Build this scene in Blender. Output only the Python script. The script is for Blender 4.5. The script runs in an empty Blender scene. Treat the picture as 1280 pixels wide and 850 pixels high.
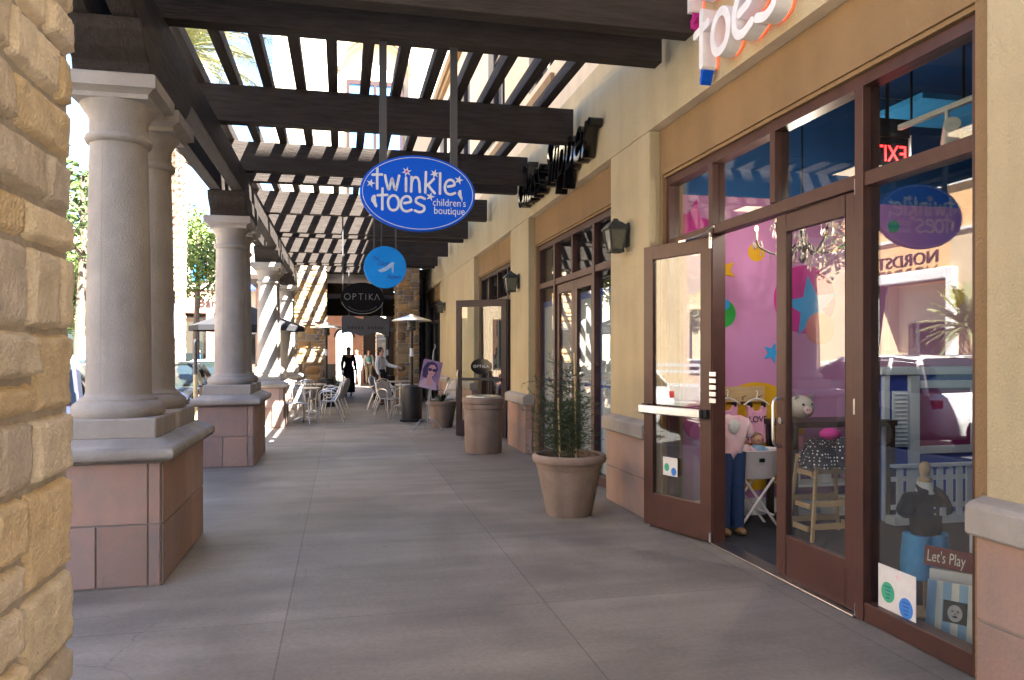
import bpy, bmesh, math, random
from mathutils import Vector, Matrix, noise
R = math.radians
rng = random.Random(7)
scn = bpy.context.scene
COL = scn.collection

# ------------------------------------------------------------------ materials
def _n(nt, t, **kw):
    n = nt.nodes.new(t)
    for k, v in kw.items(): setattr(n, k, v)
    return n
def mat(name, col, col2=None, scale=6.0, rough=0.7, bump=0.0, bscale=60.0, metal=0.0, stretch=(1, 1, 1),
        spec=0.4, emit=None, estr=0.0, attr=False, detail=6.0, contrast=(0.35, 0.65), coat=0.0, streak=0.0):
    m = bpy.data.materials.new(name); m.use_nodes = True
    nt = m.node_tree; nt.nodes.clear()
    out = _n(nt, 'ShaderNodeOutputMaterial'); b = _n(nt, 'ShaderNodeBsdfPrincipled')
    nt.links.new(b.outputs[0], out.inputs[0])
    b.inputs['Roughness'].default_value = rough; b.inputs['Metallic'].default_value = metal
    b.inputs['Specular IOR Level'].default_value = spec
    if coat: b.inputs['Coat Weight'].default_value = coat; b.inputs['Coat Roughness'].default_value = 0.05
    if emit: b.inputs['Emission Color'].default_value = (*emit, 1); b.inputs['Emission Strength'].default_value = estr
    tc = _n(nt, 'ShaderNodeTexCoord'); mp = _n(nt, 'ShaderNodeMapping')
    mp.inputs['Scale'].default_value = stretch
    nt.links.new(tc.outputs['Object'], mp.inputs[0])
    c2 = col2 if col2 else tuple(c * 0.86 for c in col)
    tx = _n(nt, 'ShaderNodeTexNoise'); tx.inputs['Scale'].default_value = scale; tx.inputs['Detail'].default_value = detail
    tx.inputs['Roughness'].default_value = 0.62
    nt.links.new(mp.outputs[0], tx.inputs['Vector'])
    mr = _n(nt, 'ShaderNodeMapRange'); mr.inputs[1].default_value = contrast[0]; mr.inputs[2].default_value = contrast[1]
    nt.links.new(tx.outputs['Fac'], mr.inputs[0])
    mx = _n(nt, 'ShaderNodeMix', data_type='RGBA')
    mx.inputs[6].default_value = (*col, 1); mx.inputs[7].default_value = (*c2, 1)
    nt.links.new(mr.outputs[0], mx.inputs[0])
    last = mx.outputs[2]
    if streak:
        m2 = _n(nt, 'ShaderNodeMapping'); m2.inputs['Scale'].default_value = (2.2, 2.2, 0.35); nt.links.new(tc.outputs['Object'], m2.inputs[0])
        t3 = _n(nt, 'ShaderNodeTexNoise'); t3.inputs['Scale'].default_value = 1.7; t3.inputs['Detail'].default_value = 8; nt.links.new(m2.outputs[0], t3.inputs['Vector'])
        r3 = _n(nt, 'ShaderNodeMapRange'); r3.inputs[1].default_value = 0.42; r3.inputs[2].default_value = 0.68; r3.inputs[3].default_value = 1.03; r3.inputs[4].default_value = 1 - streak
        nt.links.new(t3.outputs['Fac'], r3.inputs[0])
        x3 = _n(nt, 'ShaderNodeMix', data_type='RGBA', blend_type='MULTIPLY'); x3.inputs[0].default_value = 1
        nt.links.new(last, x3.inputs[6]); nt.links.new(r3.outputs[0], x3.inputs[7]); last = x3.outputs[2]
    if attr:
        a = _n(nt, 'ShaderNodeAttribute', attribute_name='tone')
        mu = _n(nt, 'ShaderNodeMix', data_type='RGBA', blend_type='MULTIPLY'); mu.inputs[0].default_value = 1
        nt.links.new(last, mu.inputs[6]); nt.links.new(a.outputs['Color'], mu.inputs[7]); last = mu.outputs[2]
    nt.links.new(last, b.inputs['Base Color'])
    if bump:
        t2 = _n(nt, 'ShaderNodeTexNoise'); t2.inputs['Scale'].default_value = bscale; t2.inputs['Detail'].default_value = 5
        nt.links.new(mp.outputs[0], t2.inputs['Vector'])
        bp = _n(nt, 'ShaderNodeBump'); bp.inputs['Strength'].default_value = bump; bp.inputs['Distance'].default_value = 0.02
        nt.links.new(t2.outputs['Fac'], bp.inputs['Height']); nt.links.new(bp.outputs[0], b.inputs['Normal'])
    return m

def glass(name, tint=(0.93, 0.96, 0.95), r0=0.082):
    """clear pane: straight transmission plus a Schlick mirror term that is the same from both sides"""
    m = bpy.data.materials.new(name); m.use_nodes = True
    nt = m.node_tree; nt.nodes.clear()
    out = _n(nt, 'ShaderNodeOutputMaterial'); mx = _n(nt, 'ShaderNodeMixShader')
    tr = _n(nt, 'ShaderNodeBsdfTransparent'); gl = _n(nt, 'ShaderNodeBsdfGlossy'); lw = _n(nt, 'ShaderNodeLayerWeight')
    tr.inputs[0].default_value = (*tint, 1); gl.inputs['Roughness'].default_value = 0.0
    lw.inputs['Blend'].default_value = 0.5
    pw = _n(nt, 'ShaderNodeMath', operation='POWER'); pw.inputs[1].default_value = 4.0
    ma = _n(nt, 'ShaderNodeMath', operation='MULTIPLY_ADD'); ma.inputs[1].default_value = 1 - r0; ma.inputs[2].default_value = r0
    nt.links.new(lw.outputs['Facing'], pw.inputs[0]); nt.links.new(pw.outputs[0], ma.inputs[0])
    nt.links.new(ma.outputs[0], mx.inputs[0]); nt.links.new(tr.outputs[0], mx.inputs[1]); nt.links.new(gl.outputs[0], mx.inputs[2])
    nt.links.new(mx.outputs[0], out.inputs[0])
    return m

def floor_mat():
    m = mat('concrete_paving', (0.275, 0.242, 0.198), (0.222, 0.195, 0.16), scale=1.3, rough=0.62, bump=0.10, bscale=120, spec=0.35, detail=9)
    nt = m.node_tree
    b = next(n for n in nt.nodes if n.type == 'BSDF_PRINCIPLED')
    src = b.inputs['Base Color'].links[0].from_socket
    tc = next(n for n in nt.nodes if n.type == 'TEX_COORD')
    # fine speckle and broom streaks
    sp = _n(nt, 'ShaderNodeTexNoise'); sp.inputs['Scale'].default_value = 35; sp.inputs['Detail'].default_value = 4
    nt.links.new(tc.outputs['Object'], sp.inputs['Vector'])
    mr = _n(nt, 'ShaderNodeMapRange'); mr.inputs[1].default_value = 0.3; mr.inputs[2].default_value = 0.7
    mr.inputs[3].default_value = 0.88; mr.inputs[4].default_value = 1.06
    nt.links.new(sp.outputs['Fac'], mr.inputs[0])
    st = _n(nt, 'ShaderNodeMapping'); st.inputs['Scale'].default_value = (0.35, 2.4, 1)
    nt.links.new(tc.outputs['Object'], st.inputs[0])
    s2 = _n(nt, 'ShaderNodeTexNoise'); s2.inputs['Scale'].default_value = 1.6; s2.inputs['Detail'].default_value = 5
    nt.links.new(st.outputs[0], s2.inputs['Vector'])
    m2 = _n(nt, 'ShaderNodeMapRange'); m2.inputs[1].default_value = 0.35; m2.inputs[2].default_value = 0.65
    m2.inputs[3].default_value = 0.86; m2.inputs[4].default_value = 1.08
    nt.links.new(s2.outputs['Fac'], m2.inputs[0])
    pr = _n(nt, 'ShaderNodeMath', operation='MULTIPLY'); nt.links.new(mr.outputs[0], pr.inputs[0]); nt.links.new(m2.outputs[0], pr.inputs[1])
    # per slab tone
    sep = _n(nt, 'ShaderNodeSeparateXYZ'); nt.links.new(tc.outputs['Object'], sep.inputs[0])
    def cell(sock, off, size):
        a = _n(nt, 'ShaderNodeMath', operation='ADD'); a.inputs[1].default_value = off; nt.links.new(sock, a.inputs[0])
        d = _n(nt, 'ShaderNodeMath', operation='DIVIDE'); d.inputs[1].default_value = size; nt.links.new(a.outputs[0], d.inputs[0])
        f = _n(nt, 'ShaderNodeMath', operation='FLOOR'); nt.links.new(d.outputs[0], f.inputs[0])
        return f.outputs[0], d.outputs[0]
    fx, dx = cell(sep.outputs[0], 0.31, 1.5); fy, dy = cell(sep.outputs[1], -0.75, 1.83)
    cb = _n(nt, 'ShaderNodeCombineXYZ'); nt.links.new(fx, cb.inputs[0]); nt.links.new(fy, cb.inputs[1])
    wn = _n(nt, 'ShaderNodeTexWhiteNoise'); nt.links.new(cb.outputs[0], wn.inputs['Vector'])
    m3 = _n(nt, 'ShaderNodeMapRange'); m3.inputs[3].default_value = 0.90; m3.inputs[4].default_value = 1.06
    nt.links.new(wn.outputs['Value'], m3.inputs[0])
    p2 = _n(nt, 'ShaderNodeMath', operation='MULTIPLY'); nt.links.new(pr.outputs[0], p2.inputs[0]); nt.links.new(m3.outputs[0], p2.inputs[1])
    def joint(d, w):
        f = _n(nt, 'ShaderNodeMath', operation='FRACT'); nt.links.new(d, f.inputs[0])
        c = _n(nt, 'ShaderNodeMath', operation='LESS_THAN'); c.inputs[1].default_value = w; nt.links.new(f.outputs[0], c.inputs[0])
        return c.outputs[0]
    jm = _n(nt, 'ShaderNodeMath', operation='MAXIMUM')
    nt.links.new(joint(dx, 0.0055), jm.inputs[0]); nt.links.new(joint(dy, 0.004), jm.inputs[1])
    jj = _n(nt, 'ShaderNodeMapRange'); jj.inputs[3].default_value = 1; jj.inputs[4].default_value = 0.64
    nt.links.new(jm.outputs[0], jj.inputs[0])
    p3 = _n(nt, 'ShaderNodeMath', operation='MULTIPLY'); nt.links.new(p2.outputs[0], p3.inputs[0]); nt.links.new(jj.outputs[0], p3.inputs[1])
    vo = _n(nt, 'ShaderNodeTexVoronoi'); vo.inputs['Scale'].default_value = 2.6; nt.links.new(tc.outputs['Object'], vo.inputs['Vector'])
    vs_ = _n(nt, 'ShaderNodeSeparateColor'); nt.links.new(vo.outputs['Color'], vs_.inputs[0])
    rad = _n(nt, 'ShaderNodeMath', operation='MULTIPLY'); rad.inputs[1].default_value = 0.055; nt.links.new(vs_.outputs[0], rad.inputs[0])
    lt = _n(nt, 'ShaderNodeMath', operation='LESS_THAN'); nt.links.new(vo.outputs['Distance'], lt.inputs[0]); nt.links.new(rad.outputs[0], lt.inputs[1])
    sp2 = _n(nt, 'ShaderNodeMapRange'); sp2.inputs[3].default_value = 1; sp2.inputs[4].default_value = 0.72; nt.links.new(lt.outputs[0], sp2.inputs[0])
    bl_ = _n(nt, 'ShaderNodeTexNoise'); bl_.inputs['Scale'].default_value = 0.75; bl_.inputs['Detail'].default_value = 8; bl_.inputs['Distortion'].default_value = 0.8; nt.links.new(tc.outputs['Object'], bl_.inputs['Vector'])
    b2_ = _n(nt, 'ShaderNodeMapRange'); b2_.inputs[1].default_value = 0.40; b2_.inputs[2].default_value = 0.62; b2_.inputs[3].default_value = 0.80; b2_.inputs[4].default_value = 1.06; nt.links.new(bl_.outputs['Fac'], b2_.inputs[0])
    dn = _n(nt, 'ShaderNodeTexNoise'); dn.inputs['Scale'].default_value = 2.2; dn.inputs['Detail'].default_value = 6; nt.links.new(tc.outputs['Object'], dn.inputs['Vector'])
    dv = _n(nt, 'ShaderNodeMix', data_type='RGBA'); dv.inputs[0].default_value = 0.22; nt.links.new(tc.outputs['Object'], dv.inputs[6]); nt.links.new(dn.outputs['Color'], dv.inputs[7])
    ve = _n(nt, 'ShaderNodeTexVoronoi', feature='DISTANCE_TO_EDGE'); ve.inputs['Scale'].default_value = 0.42; nt.links.new(dv.outputs[2], ve.inputs['Vector'])
    ce = _n(nt, 'ShaderNodeMath', operation='LESS_THAN'); ce.inputs[1].default_value = 0.0011; nt.links.new(ve.outputs['Distance'], ce.inputs[0])
    cm = _n(nt, 'ShaderNodeMath', operation='GREATER_THAN'); cm.inputs[1].default_value = 0.52; nt.links.new(bl_.outputs['Fac'], cm.inputs[0])
    cc_ = _n(nt, 'ShaderNodeMath', operation='MULTIPLY'); nt.links.new(ce.outputs[0], cc_.inputs[0]); nt.links.new(cm.outputs[0], cc_.inputs[1])
    cr_ = _n(nt, 'ShaderNodeMapRange'); cr_.inputs[3].default_value = 1; cr_.inputs[4].default_value = 0.78; nt.links.new(cc_.outputs[0], cr_.inputs[0])
    p5 = _n(nt, 'ShaderNodeMath', operation='MULTIPLY'); nt.links.new(p3.outputs[0], p5.inputs[0]); nt.links.new(cr_.outputs[0], p5.inputs[1]); p3 = p5
    p4 = _n(nt, 'ShaderNodeMath', operation='MULTIPLY'); nt.links.new(p3.outputs[0], p4.inputs[0]); nt.links.new(sp2.outputs[0], p4.inputs[1])
    p3 = _n(nt, 'ShaderNodeMath', operation='MULTIPLY'); nt.links.new(p4.outputs[0], p3.inputs[0]); nt.links.new(b2_.outputs[0], p3.inputs[1])
    mu = _n(nt, 'ShaderNodeMix', data_type='RGBA', blend_type='MULTIPLY'); mu.inputs[0].default_value = 1
    nt.links.new(src, mu.inputs[6]); nt.links.new(p3.outputs[0], mu.inputs[7]); nt.links.new(mu.outputs[2], b.inputs['Base Color'])
    return m

M = {}
M['floor'] = floor_mat()
M['plaza'] = mat('pale_concrete', (0.255, 0.232, 0.210), scale=2, rough=0.8, bump=0.1)
M['asphalt'] = mat('asphalt', (0.10, 0.10, 0.10), (0.075, 0.075, 0.075), scale=3, rough=0.9, bump=0.3, bscale=150)
M['ground'] = mat('dry_ground', (0.24, 0.21, 0.17), scale=0.3, rough=0.95)
M['kerb'] = mat('kerb_concrete', (0.40, 0.38, 0.35), scale=5, rough=0.85)
M['paint_white'] = mat('road_paint', (0.7, 0.7, 0.68), scale=14, rough=0.7)
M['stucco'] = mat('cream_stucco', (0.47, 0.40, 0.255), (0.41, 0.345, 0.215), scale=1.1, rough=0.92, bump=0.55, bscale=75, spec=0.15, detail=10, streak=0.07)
M['stucco_tan'] = mat('tan_stucco', (0.285, 0.19, 0.10), (0.24, 0.16, 0.083), scale=1.1, rough=0.92, bump=0.55, bscale=75, spec=0.15, detail=10, streak=0.07)
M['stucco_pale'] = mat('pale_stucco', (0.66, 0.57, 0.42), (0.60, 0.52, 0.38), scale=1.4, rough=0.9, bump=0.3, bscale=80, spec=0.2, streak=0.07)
M['stucco_pink'] = mat('pink_stucco', (0.55, 0.30, 0.22), scale=1.6, rough=0.9, bump=0.2, spec=0.2)
M['frame'] = mat('brown_frame_paint', (0.074, 0.031, 0.024), (0.058, 0.025, 0.02), scale=7, rough=0.42, spec=0.4, detail=9, streak=0.12)
M['frame_dark'] = mat('dark_frame_paint', (0.032, 0.014, 0.013), scale=9, rough=0.4)
M['glass'] = glass('window_glass')
M['glass_up'] = glass('upper_window_glass', (0.35, 0.45, 0.55), 0.12)
M['wood_x'] = mat('dark_beam_timber', (0.046, 0.037, 0.032), (0.028, 0.0225, 0.0195), scale=5, stretch=(0.6, 6, 6), rough=0.85, bump=0.5, bscale=16, detail=10, spec=0.2)
M['wood_y'] = mat('dark_slat_timber', (0.046, 0.037, 0.032), (0.028, 0.0225, 0.0195), scale=5, stretch=(6, 0.6, 6), rough=0.85, bump=0.5, bscale=16, detail=10, spec=0.2)
M['cast'] = mat('cast_stone', (0.375, 0.345, 0.305), (0.29, 0.265, 0.235), scale=2.6, rough=0.88, bump=0.35, bscale=85, spec=0.2, detail=12, streak=0.15)
M['tile'] = mat('red_sandstone_tile', (0.40, 0.245, 0.19), (0.30, 0.225, 0.19), scale=5.5, rough=0.75, bump=0.25, bscale=45, attr=True, detail=12, contrast=(0.3, 0.7), streak=0.10)
M['grout'] = mat('grey_grout', (0.29, 0.265, 0.24), scale=20, rough=0.95)
M['stone'] = mat('ledge_stone', (0.82, 0.77, 0.67), (0.66, 0.61, 0.52), scale=17, rough=0.88, bump=0.6, bscale=110, attr=True, detail=12)
M['mortar'] = mat('mortar', (0.50, 0.47, 0.43), (0.40, 0.37, 0.34), scale=30, rough=0.95, bump=0.3)
M['steel'] = mat('brushed_steel', (0.62, 0.62, 0.62), scale=20, rough=0.28, metal=1.0)
M['alu'] = mat('aluminium', (0.70, 0.71, 0.72), scale=30, rough=0.32, metal=1.0)
M['alu_grey'] = mat('grey_aluminium_weave', (0.30, 0.31, 0.33), scale=40, rough=0.5, metal=0.6)
M['black'] = mat('black_metal', (0.012, 0.012, 0.013), scale=10, rough=0.45)
M['matte_black'] = mat('matte_black_panel', (0.007, 0.007, 0.008), scale=10, rough=0.7, spec=0.06)
M['black_gloss'] = mat('black_acrylic', (0.006, 0.006, 0.007), scale=10, rough=0.12, spec=0.6)
M['iron'] = mat('grey_painted_steel', (0.055, 0.055, 0.06), scale=10, rough=0.5)
M['bronze'] = mat('weathered_bronze', (0.052, 0.056, 0.049), (0.035, 0.038, 0.035), scale=25, rough=0.55, metal=0.4)
M['lamp_glass'] = mat('seeded_glass', (0.11, 0.115, 0.09), scale=30, rough=0.2, spec=0.6)
M['sign_blue'] = mat('blue_sign_face', (0.006, 0.085, 0.56), (0.006, 0.09, 0.58), scale=2, rough=0.5, spec=0.08)
M['sign_sky'] = mat('sky_blue_sign_face', (0.012, 0.23, 0.70), (0.015, 0.27, 0.74), scale=3, rough=0.5, spec=0.08)
M['sign_white'] = mat('white_vinyl', (0.576, 0.624, 0.688), scale=10, rough=0.5)
M['white'] = mat('white_paint', (0.680, 0.680, 0.671), scale=8, rough=0.45)
M['white_plain'] = mat('white_acrylic', (0.82, 0.83, 0.85), scale=8, rough=0.3)
M['navy'] = mat('navy_ink', (0.02, 0.05, 0.35), scale=8, rough=0.5)
M['pale_ink'] = mat('pale_silver_ink', (0.62, 0.66, 0.72), scale=40, rough=0.4)
M['shoe_ink'] = mat('pale_blue_ink', (0.22, 0.40, 0.68), (0.34, 0.50, 0.72), scale=18, rough=0.5)
M['dim_ink'] = mat('dull_silver_ink', (0.26, 0.27, 0.28), scale=60, rough=0.4)
M['terracotta'] = mat('sandy_cast_planter', (0.30, 0.225, 0.175), (0.235, 0.172, 0.135), scale=4, rough=0.9, bump=0.4, bscale=90, detail=11, streak=0.22)
M['soil'] = mat('soil', (0.05, 0.035, 0.025), scale=20, rough=1, bump=0.6)
M['twig'] = mat('green_twig', (0.055, 0.075, 0.035), (0.03, 0.045, 0.02), scale=12, rough=0.8)
M['bamboo'] = mat('bamboo_stake', (0.50, 0.40, 0.22), scale=18, rough=0.6)
M['leaf'] = mat('leaf_green', (0.085, 0.14, 0.035), (0.045, 0.085, 0.02), scale=1.5, rough=0.6)
M['leaf_light'] = mat('leaf_light_green', (0.17, 0.24, 0.06), (0.10, 0.16, 0.04), scale=1.5, rough=0.6)
M['leaf_agave'] = mat('agave_green', (0.06, 0.09, 0.05), scale=5, rough=0.5)
M['bark'] = mat('bark', (0.14, 0.105, 0.08), (0.09, 0.07, 0.05), scale=12, rough=0.95, bump=0.6, bscale=30)
M['palm_bark'] = mat('palm_bark', (0.42, 0.29, 0.18), (0.20, 0.135, 0.09), scale=9, rough=0.95, bump=0.5)
M['palm_leaf'] = mat('palm_frond', (0.17, 0.20, 0.08), (0.24, 0.22, 0.10), scale=3, rough=0.6)
M['pinkwall'] = mat('lilac_pink_wall', (0.462, 0.204, 0.408), (0.449, 0.194, 0.394), scale=2, rough=0.8)
M['bluewall'] = mat('deep_blue_wall', (0.015, 0.10, 0.30), scale=2, rough=0.8)
M['darkwall'] = mat('dark_shop_wall', (0.05, 0.045, 0.05), scale=2, rough=0.9)
M['greywall'] = mat('grey_shop_wall', (0.22, 0.21, 0.20), scale=2, rough=0.9)
M['darkfloor'] = mat('charcoal_carpet', (0.035, 0.035, 0.038), scale=60, rough=1)
M['m_yellow'] = mat('mural_yellow', (0.600, 0.330, 0.011), scale=3, rough=0.8)
M['m_green'] = mat('mural_green', (0.02, 0.30, 0.05), scale=3, rough=0.8)
M['m_magenta'] = mat('mural_magenta', (0.50, 0.025, 0.26), scale=3, rough=0.8)
M['m_blue'] = mat('mural_blue', (0.03, 0.30, 0.66), scale=3, rough=0.8)
M['m_salmon'] = mat('mural_salmon', (0.62, 0.15, 0.15), scale=3, rough=0.8)
M['paper'] = mat('window_paper', (0.50, 0.54, 0.58), (0.42, 0.46, 0.50), scale=1.5, rough=0.8)
M['tape'] = mat('blue_masking_tape', (0.02, 0.09, 0.42), scale=9, rough=0.7)
M['pinewood'] = mat('pale_wood', (0.50, 0.36, 0.20), (0.42, 0.29, 0.15), scale=6, stretch=(1, 1, 6), rough=0.6)
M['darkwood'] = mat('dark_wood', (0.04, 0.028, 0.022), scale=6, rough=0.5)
M['pinkcloth'] = mat('pink_cotton', (0.72, 0.35, 0.52), scale=14, rough=0.95, bump=0.2)
M['palepink'] = mat('pale_pink_cotton', (0.78, 0.60, 0.62), (0.74, 0.42, 0.50), scale=9, rough=0.95)
M['denim'] = mat('denim', (0.03, 0.06, 0.16), scale=30, rough=0.95)
M['tanleather'] = mat('tan_leather', (0.30, 0.17, 0.07), scale=10, rough=0.5)
M['pinkenamel'] = mat('white_enamel', (0.80, 0.74, 0.75), scale=5, rough=0.3)
M['blackcloth'] = mat('black_cotton', (0.012, 0.012, 0.016), scale=20, rough=0.95)
M['aqua'] = mat('aqua_blue_cotton', (0.10, 0.42, 0.78), scale=20, rough=0.95)
M['skin'] = mat('skin', (0.50, 0.29, 0.20), (0.47, 0.26, 0.18), scale=10, rough=0.55)
M['hair'] = mat('dark_hair', (0.025, 0.016, 0.011), scale=40, rough=0.5)
M['hair_tan'] = mat('fair_hair', (0.22, 0.13, 0.06), scale=40, rough=0.5)
M['whitecloth'] = mat('white_cotton', (0.70, 0.70, 0.68), scale=20, rough=0.95)
M['khaki'] = mat('khaki_cotton', (0.42, 0.36, 0.27), scale=20, rough=0.95)
M['teal'] = mat('teal_cotton', (0.12, 0.36, 0.38), scale=20, rough=0.95)
M['redsign'] = mat('red_brown_plank', (0.16, 0.018, 0.014), (0.13, 0.015, 0.012), scale=7, rough=0.5)
M['cream'] = mat('cream_paint', (0.72, 0.68, 0.55), scale=7, rough=0.5)
M['paleblue'] = mat('pale_blue_paint', (0.24, 0.42, 0.58), scale=7, rough=0.5)
M['pigskin'] = mat('grey_ceramic', (0.50, 0.46, 0.42), scale=7, rough=0.25)
M['playblue'] = mat('playhouse_blue', (0.02, 0.06, 0.42), scale=5, rough=0.6)
M['playwhite'] = mat('playhouse_pale_trim', (0.50, 0.58, 0.68), scale=5, rough=0.6)
M['playplum'] = mat('playhouse_plum', (0.20, 0.02, 0.12), scale=5, rough=0.6)
M['crystal'] = mat('crystal', (0.55, 0.45, 0.42), scale=20, rough=0.06, spec=0.9)
M['flame'] = mat('candle_bulb', (1, 0.8, 0.5), rough=0.5, emit=(1, 0.45, 0.12), estr=4)
M['exit_red'] = mat('exit_letter_red', (0.8, 0.02, 0.02), rough=0.5, emit=(1, 0.02, 0.02), estr=0.6)
M['halo'] = mat('red_halo_light', (0.8, 0.1, 0.05), rough=0.5, emit=(1, 0.10, 0.03), estr=0.16)
M['amber'] = mat('amber_lamp', (0.9, 0.35, 0.02), rough=0.3, emit=(1, 0.32, 0.02), estr=5)
M['tracklamp'] = mat('track_lamp_face', (0.9, 0.9, 0.85), rough=0.5, emit=(1, 0.9, 0.75), estr=4)
M['car_white'] = mat('white_car_paint', (0.75, 0.75, 0.74), scale=3, rough=0.25, coat=0.8)
M['car_maroon'] = mat('maroon_car_paint', (0.16, 0.012, 0.035), scale=3, rough=0.25, coat=0.8)
M['car_black'] = mat('black_car_paint', (0.015, 0.016, 0.018), scale=3, rough=0.25, coat=0.8)
M['car_red'] = mat('red_car_paint', (0.55, 0.04, 0.05), scale=3, rough=0.25, coat=0.8)
M['car_glass'] = mat('car_window', (0.015, 0.022, 0.022), scale=3, rough=0.04, spec=0.8)
M['tyre'] = mat('tyre_rubber', (0.02, 0.02, 0.02), scale=30, rough=0.9)
M['headlamp'] = mat('headlamp_lens', (0.75, 0.77, 0.8), scale=10, rough=0.1, spec=0.8)
M['tail'] = mat('tail_lens', (0.35, 0.01, 0.01), scale=10, rough=0.2)
M['orange_wall'] = mat('orange_facade', (0.72, 0.43, 0.21), (0.68, 0.40, 0.19), scale=1, rough=0.9, bump=0.1)
M['tan_wall'] = mat('tan_facade', (0.60, 0.46, 0.30), scale=1, rough=0.9, bump=0.1)
M['umbrella'] = mat('charcoal_canvas', (0.018, 0.018, 0.022), scale=20, rough=0.9)
M['violet'] = mat('poster_violet', (0.20, 0.13, 0.30), (0.38, 0.22, 0.33), scale=6, rough=0.5)
M['poster_skin'] = mat('poster_skin', (0.62, 0.34, 0.32), (0.55, 0.28, 0.30), scale=6, rough=0.5)
M['poster_hair'] = mat('poster_hair', (0.05, 0.03, 0.12), scale=9, rough=0.5)
M['poster_lace'] = mat('poster_lace', (0.62, 0.48, 0.55), (0.40, 0.25, 0.38), scale=60, rough=0.5)
M['photo_grey'] = mat('photo_grey', (0.45, 0.43, 0.42), (0.36, 0.34, 0.33), scale=30, rough=0.4)
M['red_cloth'] = mat('red_cloth', (0.45, 0.03, 0.03), scale=20, rough=0.9)
M['blue_disc'] = mat('sticker_blue', (0.05, 0.22, 0.62), scale=9, rough=0.5)
M['green_disc'] = mat('sticker_green', (0.06, 0.42, 0.22), scale=9, rough=0.5)

# polka dots
def dots_mat():
    m = mat('polka_dot_cloth', (0.012, 0.012, 0.016), rough=0.95)
    nt = m.node_tree; b = next(n for n in nt.nodes if n.type == 'BSDF_PRINCIPLED')
    tc = next(n for n in nt.nodes if n.type == 'TEX_COORD')
    v = _n(nt, 'ShaderNodeTexVoronoi'); v.inputs['Scale'].default_value = 38; v.inputs['Randomness'].default_value = 0.25
    nt.links.new(tc.outputs['Object'], v.inputs['Vector'])
    l = _n(nt, 'ShaderNodeMath', operation='LESS_THAN'); l.inputs[1].default_value = 0.26
    nt.links.new(v.outputs['Distance'], l.inputs[0])
    mx = _n(nt, 'ShaderNodeMix', data_type='RGBA'); mx.inputs[6].default_value = (0.012, 0.012, 0.016, 1); mx.inputs[7].default_value = (0.7, 0.7, 0.7, 1)
    nt.links.new(l.outputs[0], mx.inputs[0]); nt.links.new(mx.outputs[2], b.inputs['Base Color'])
    return m
M['polka'] = dots_mat()

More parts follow.
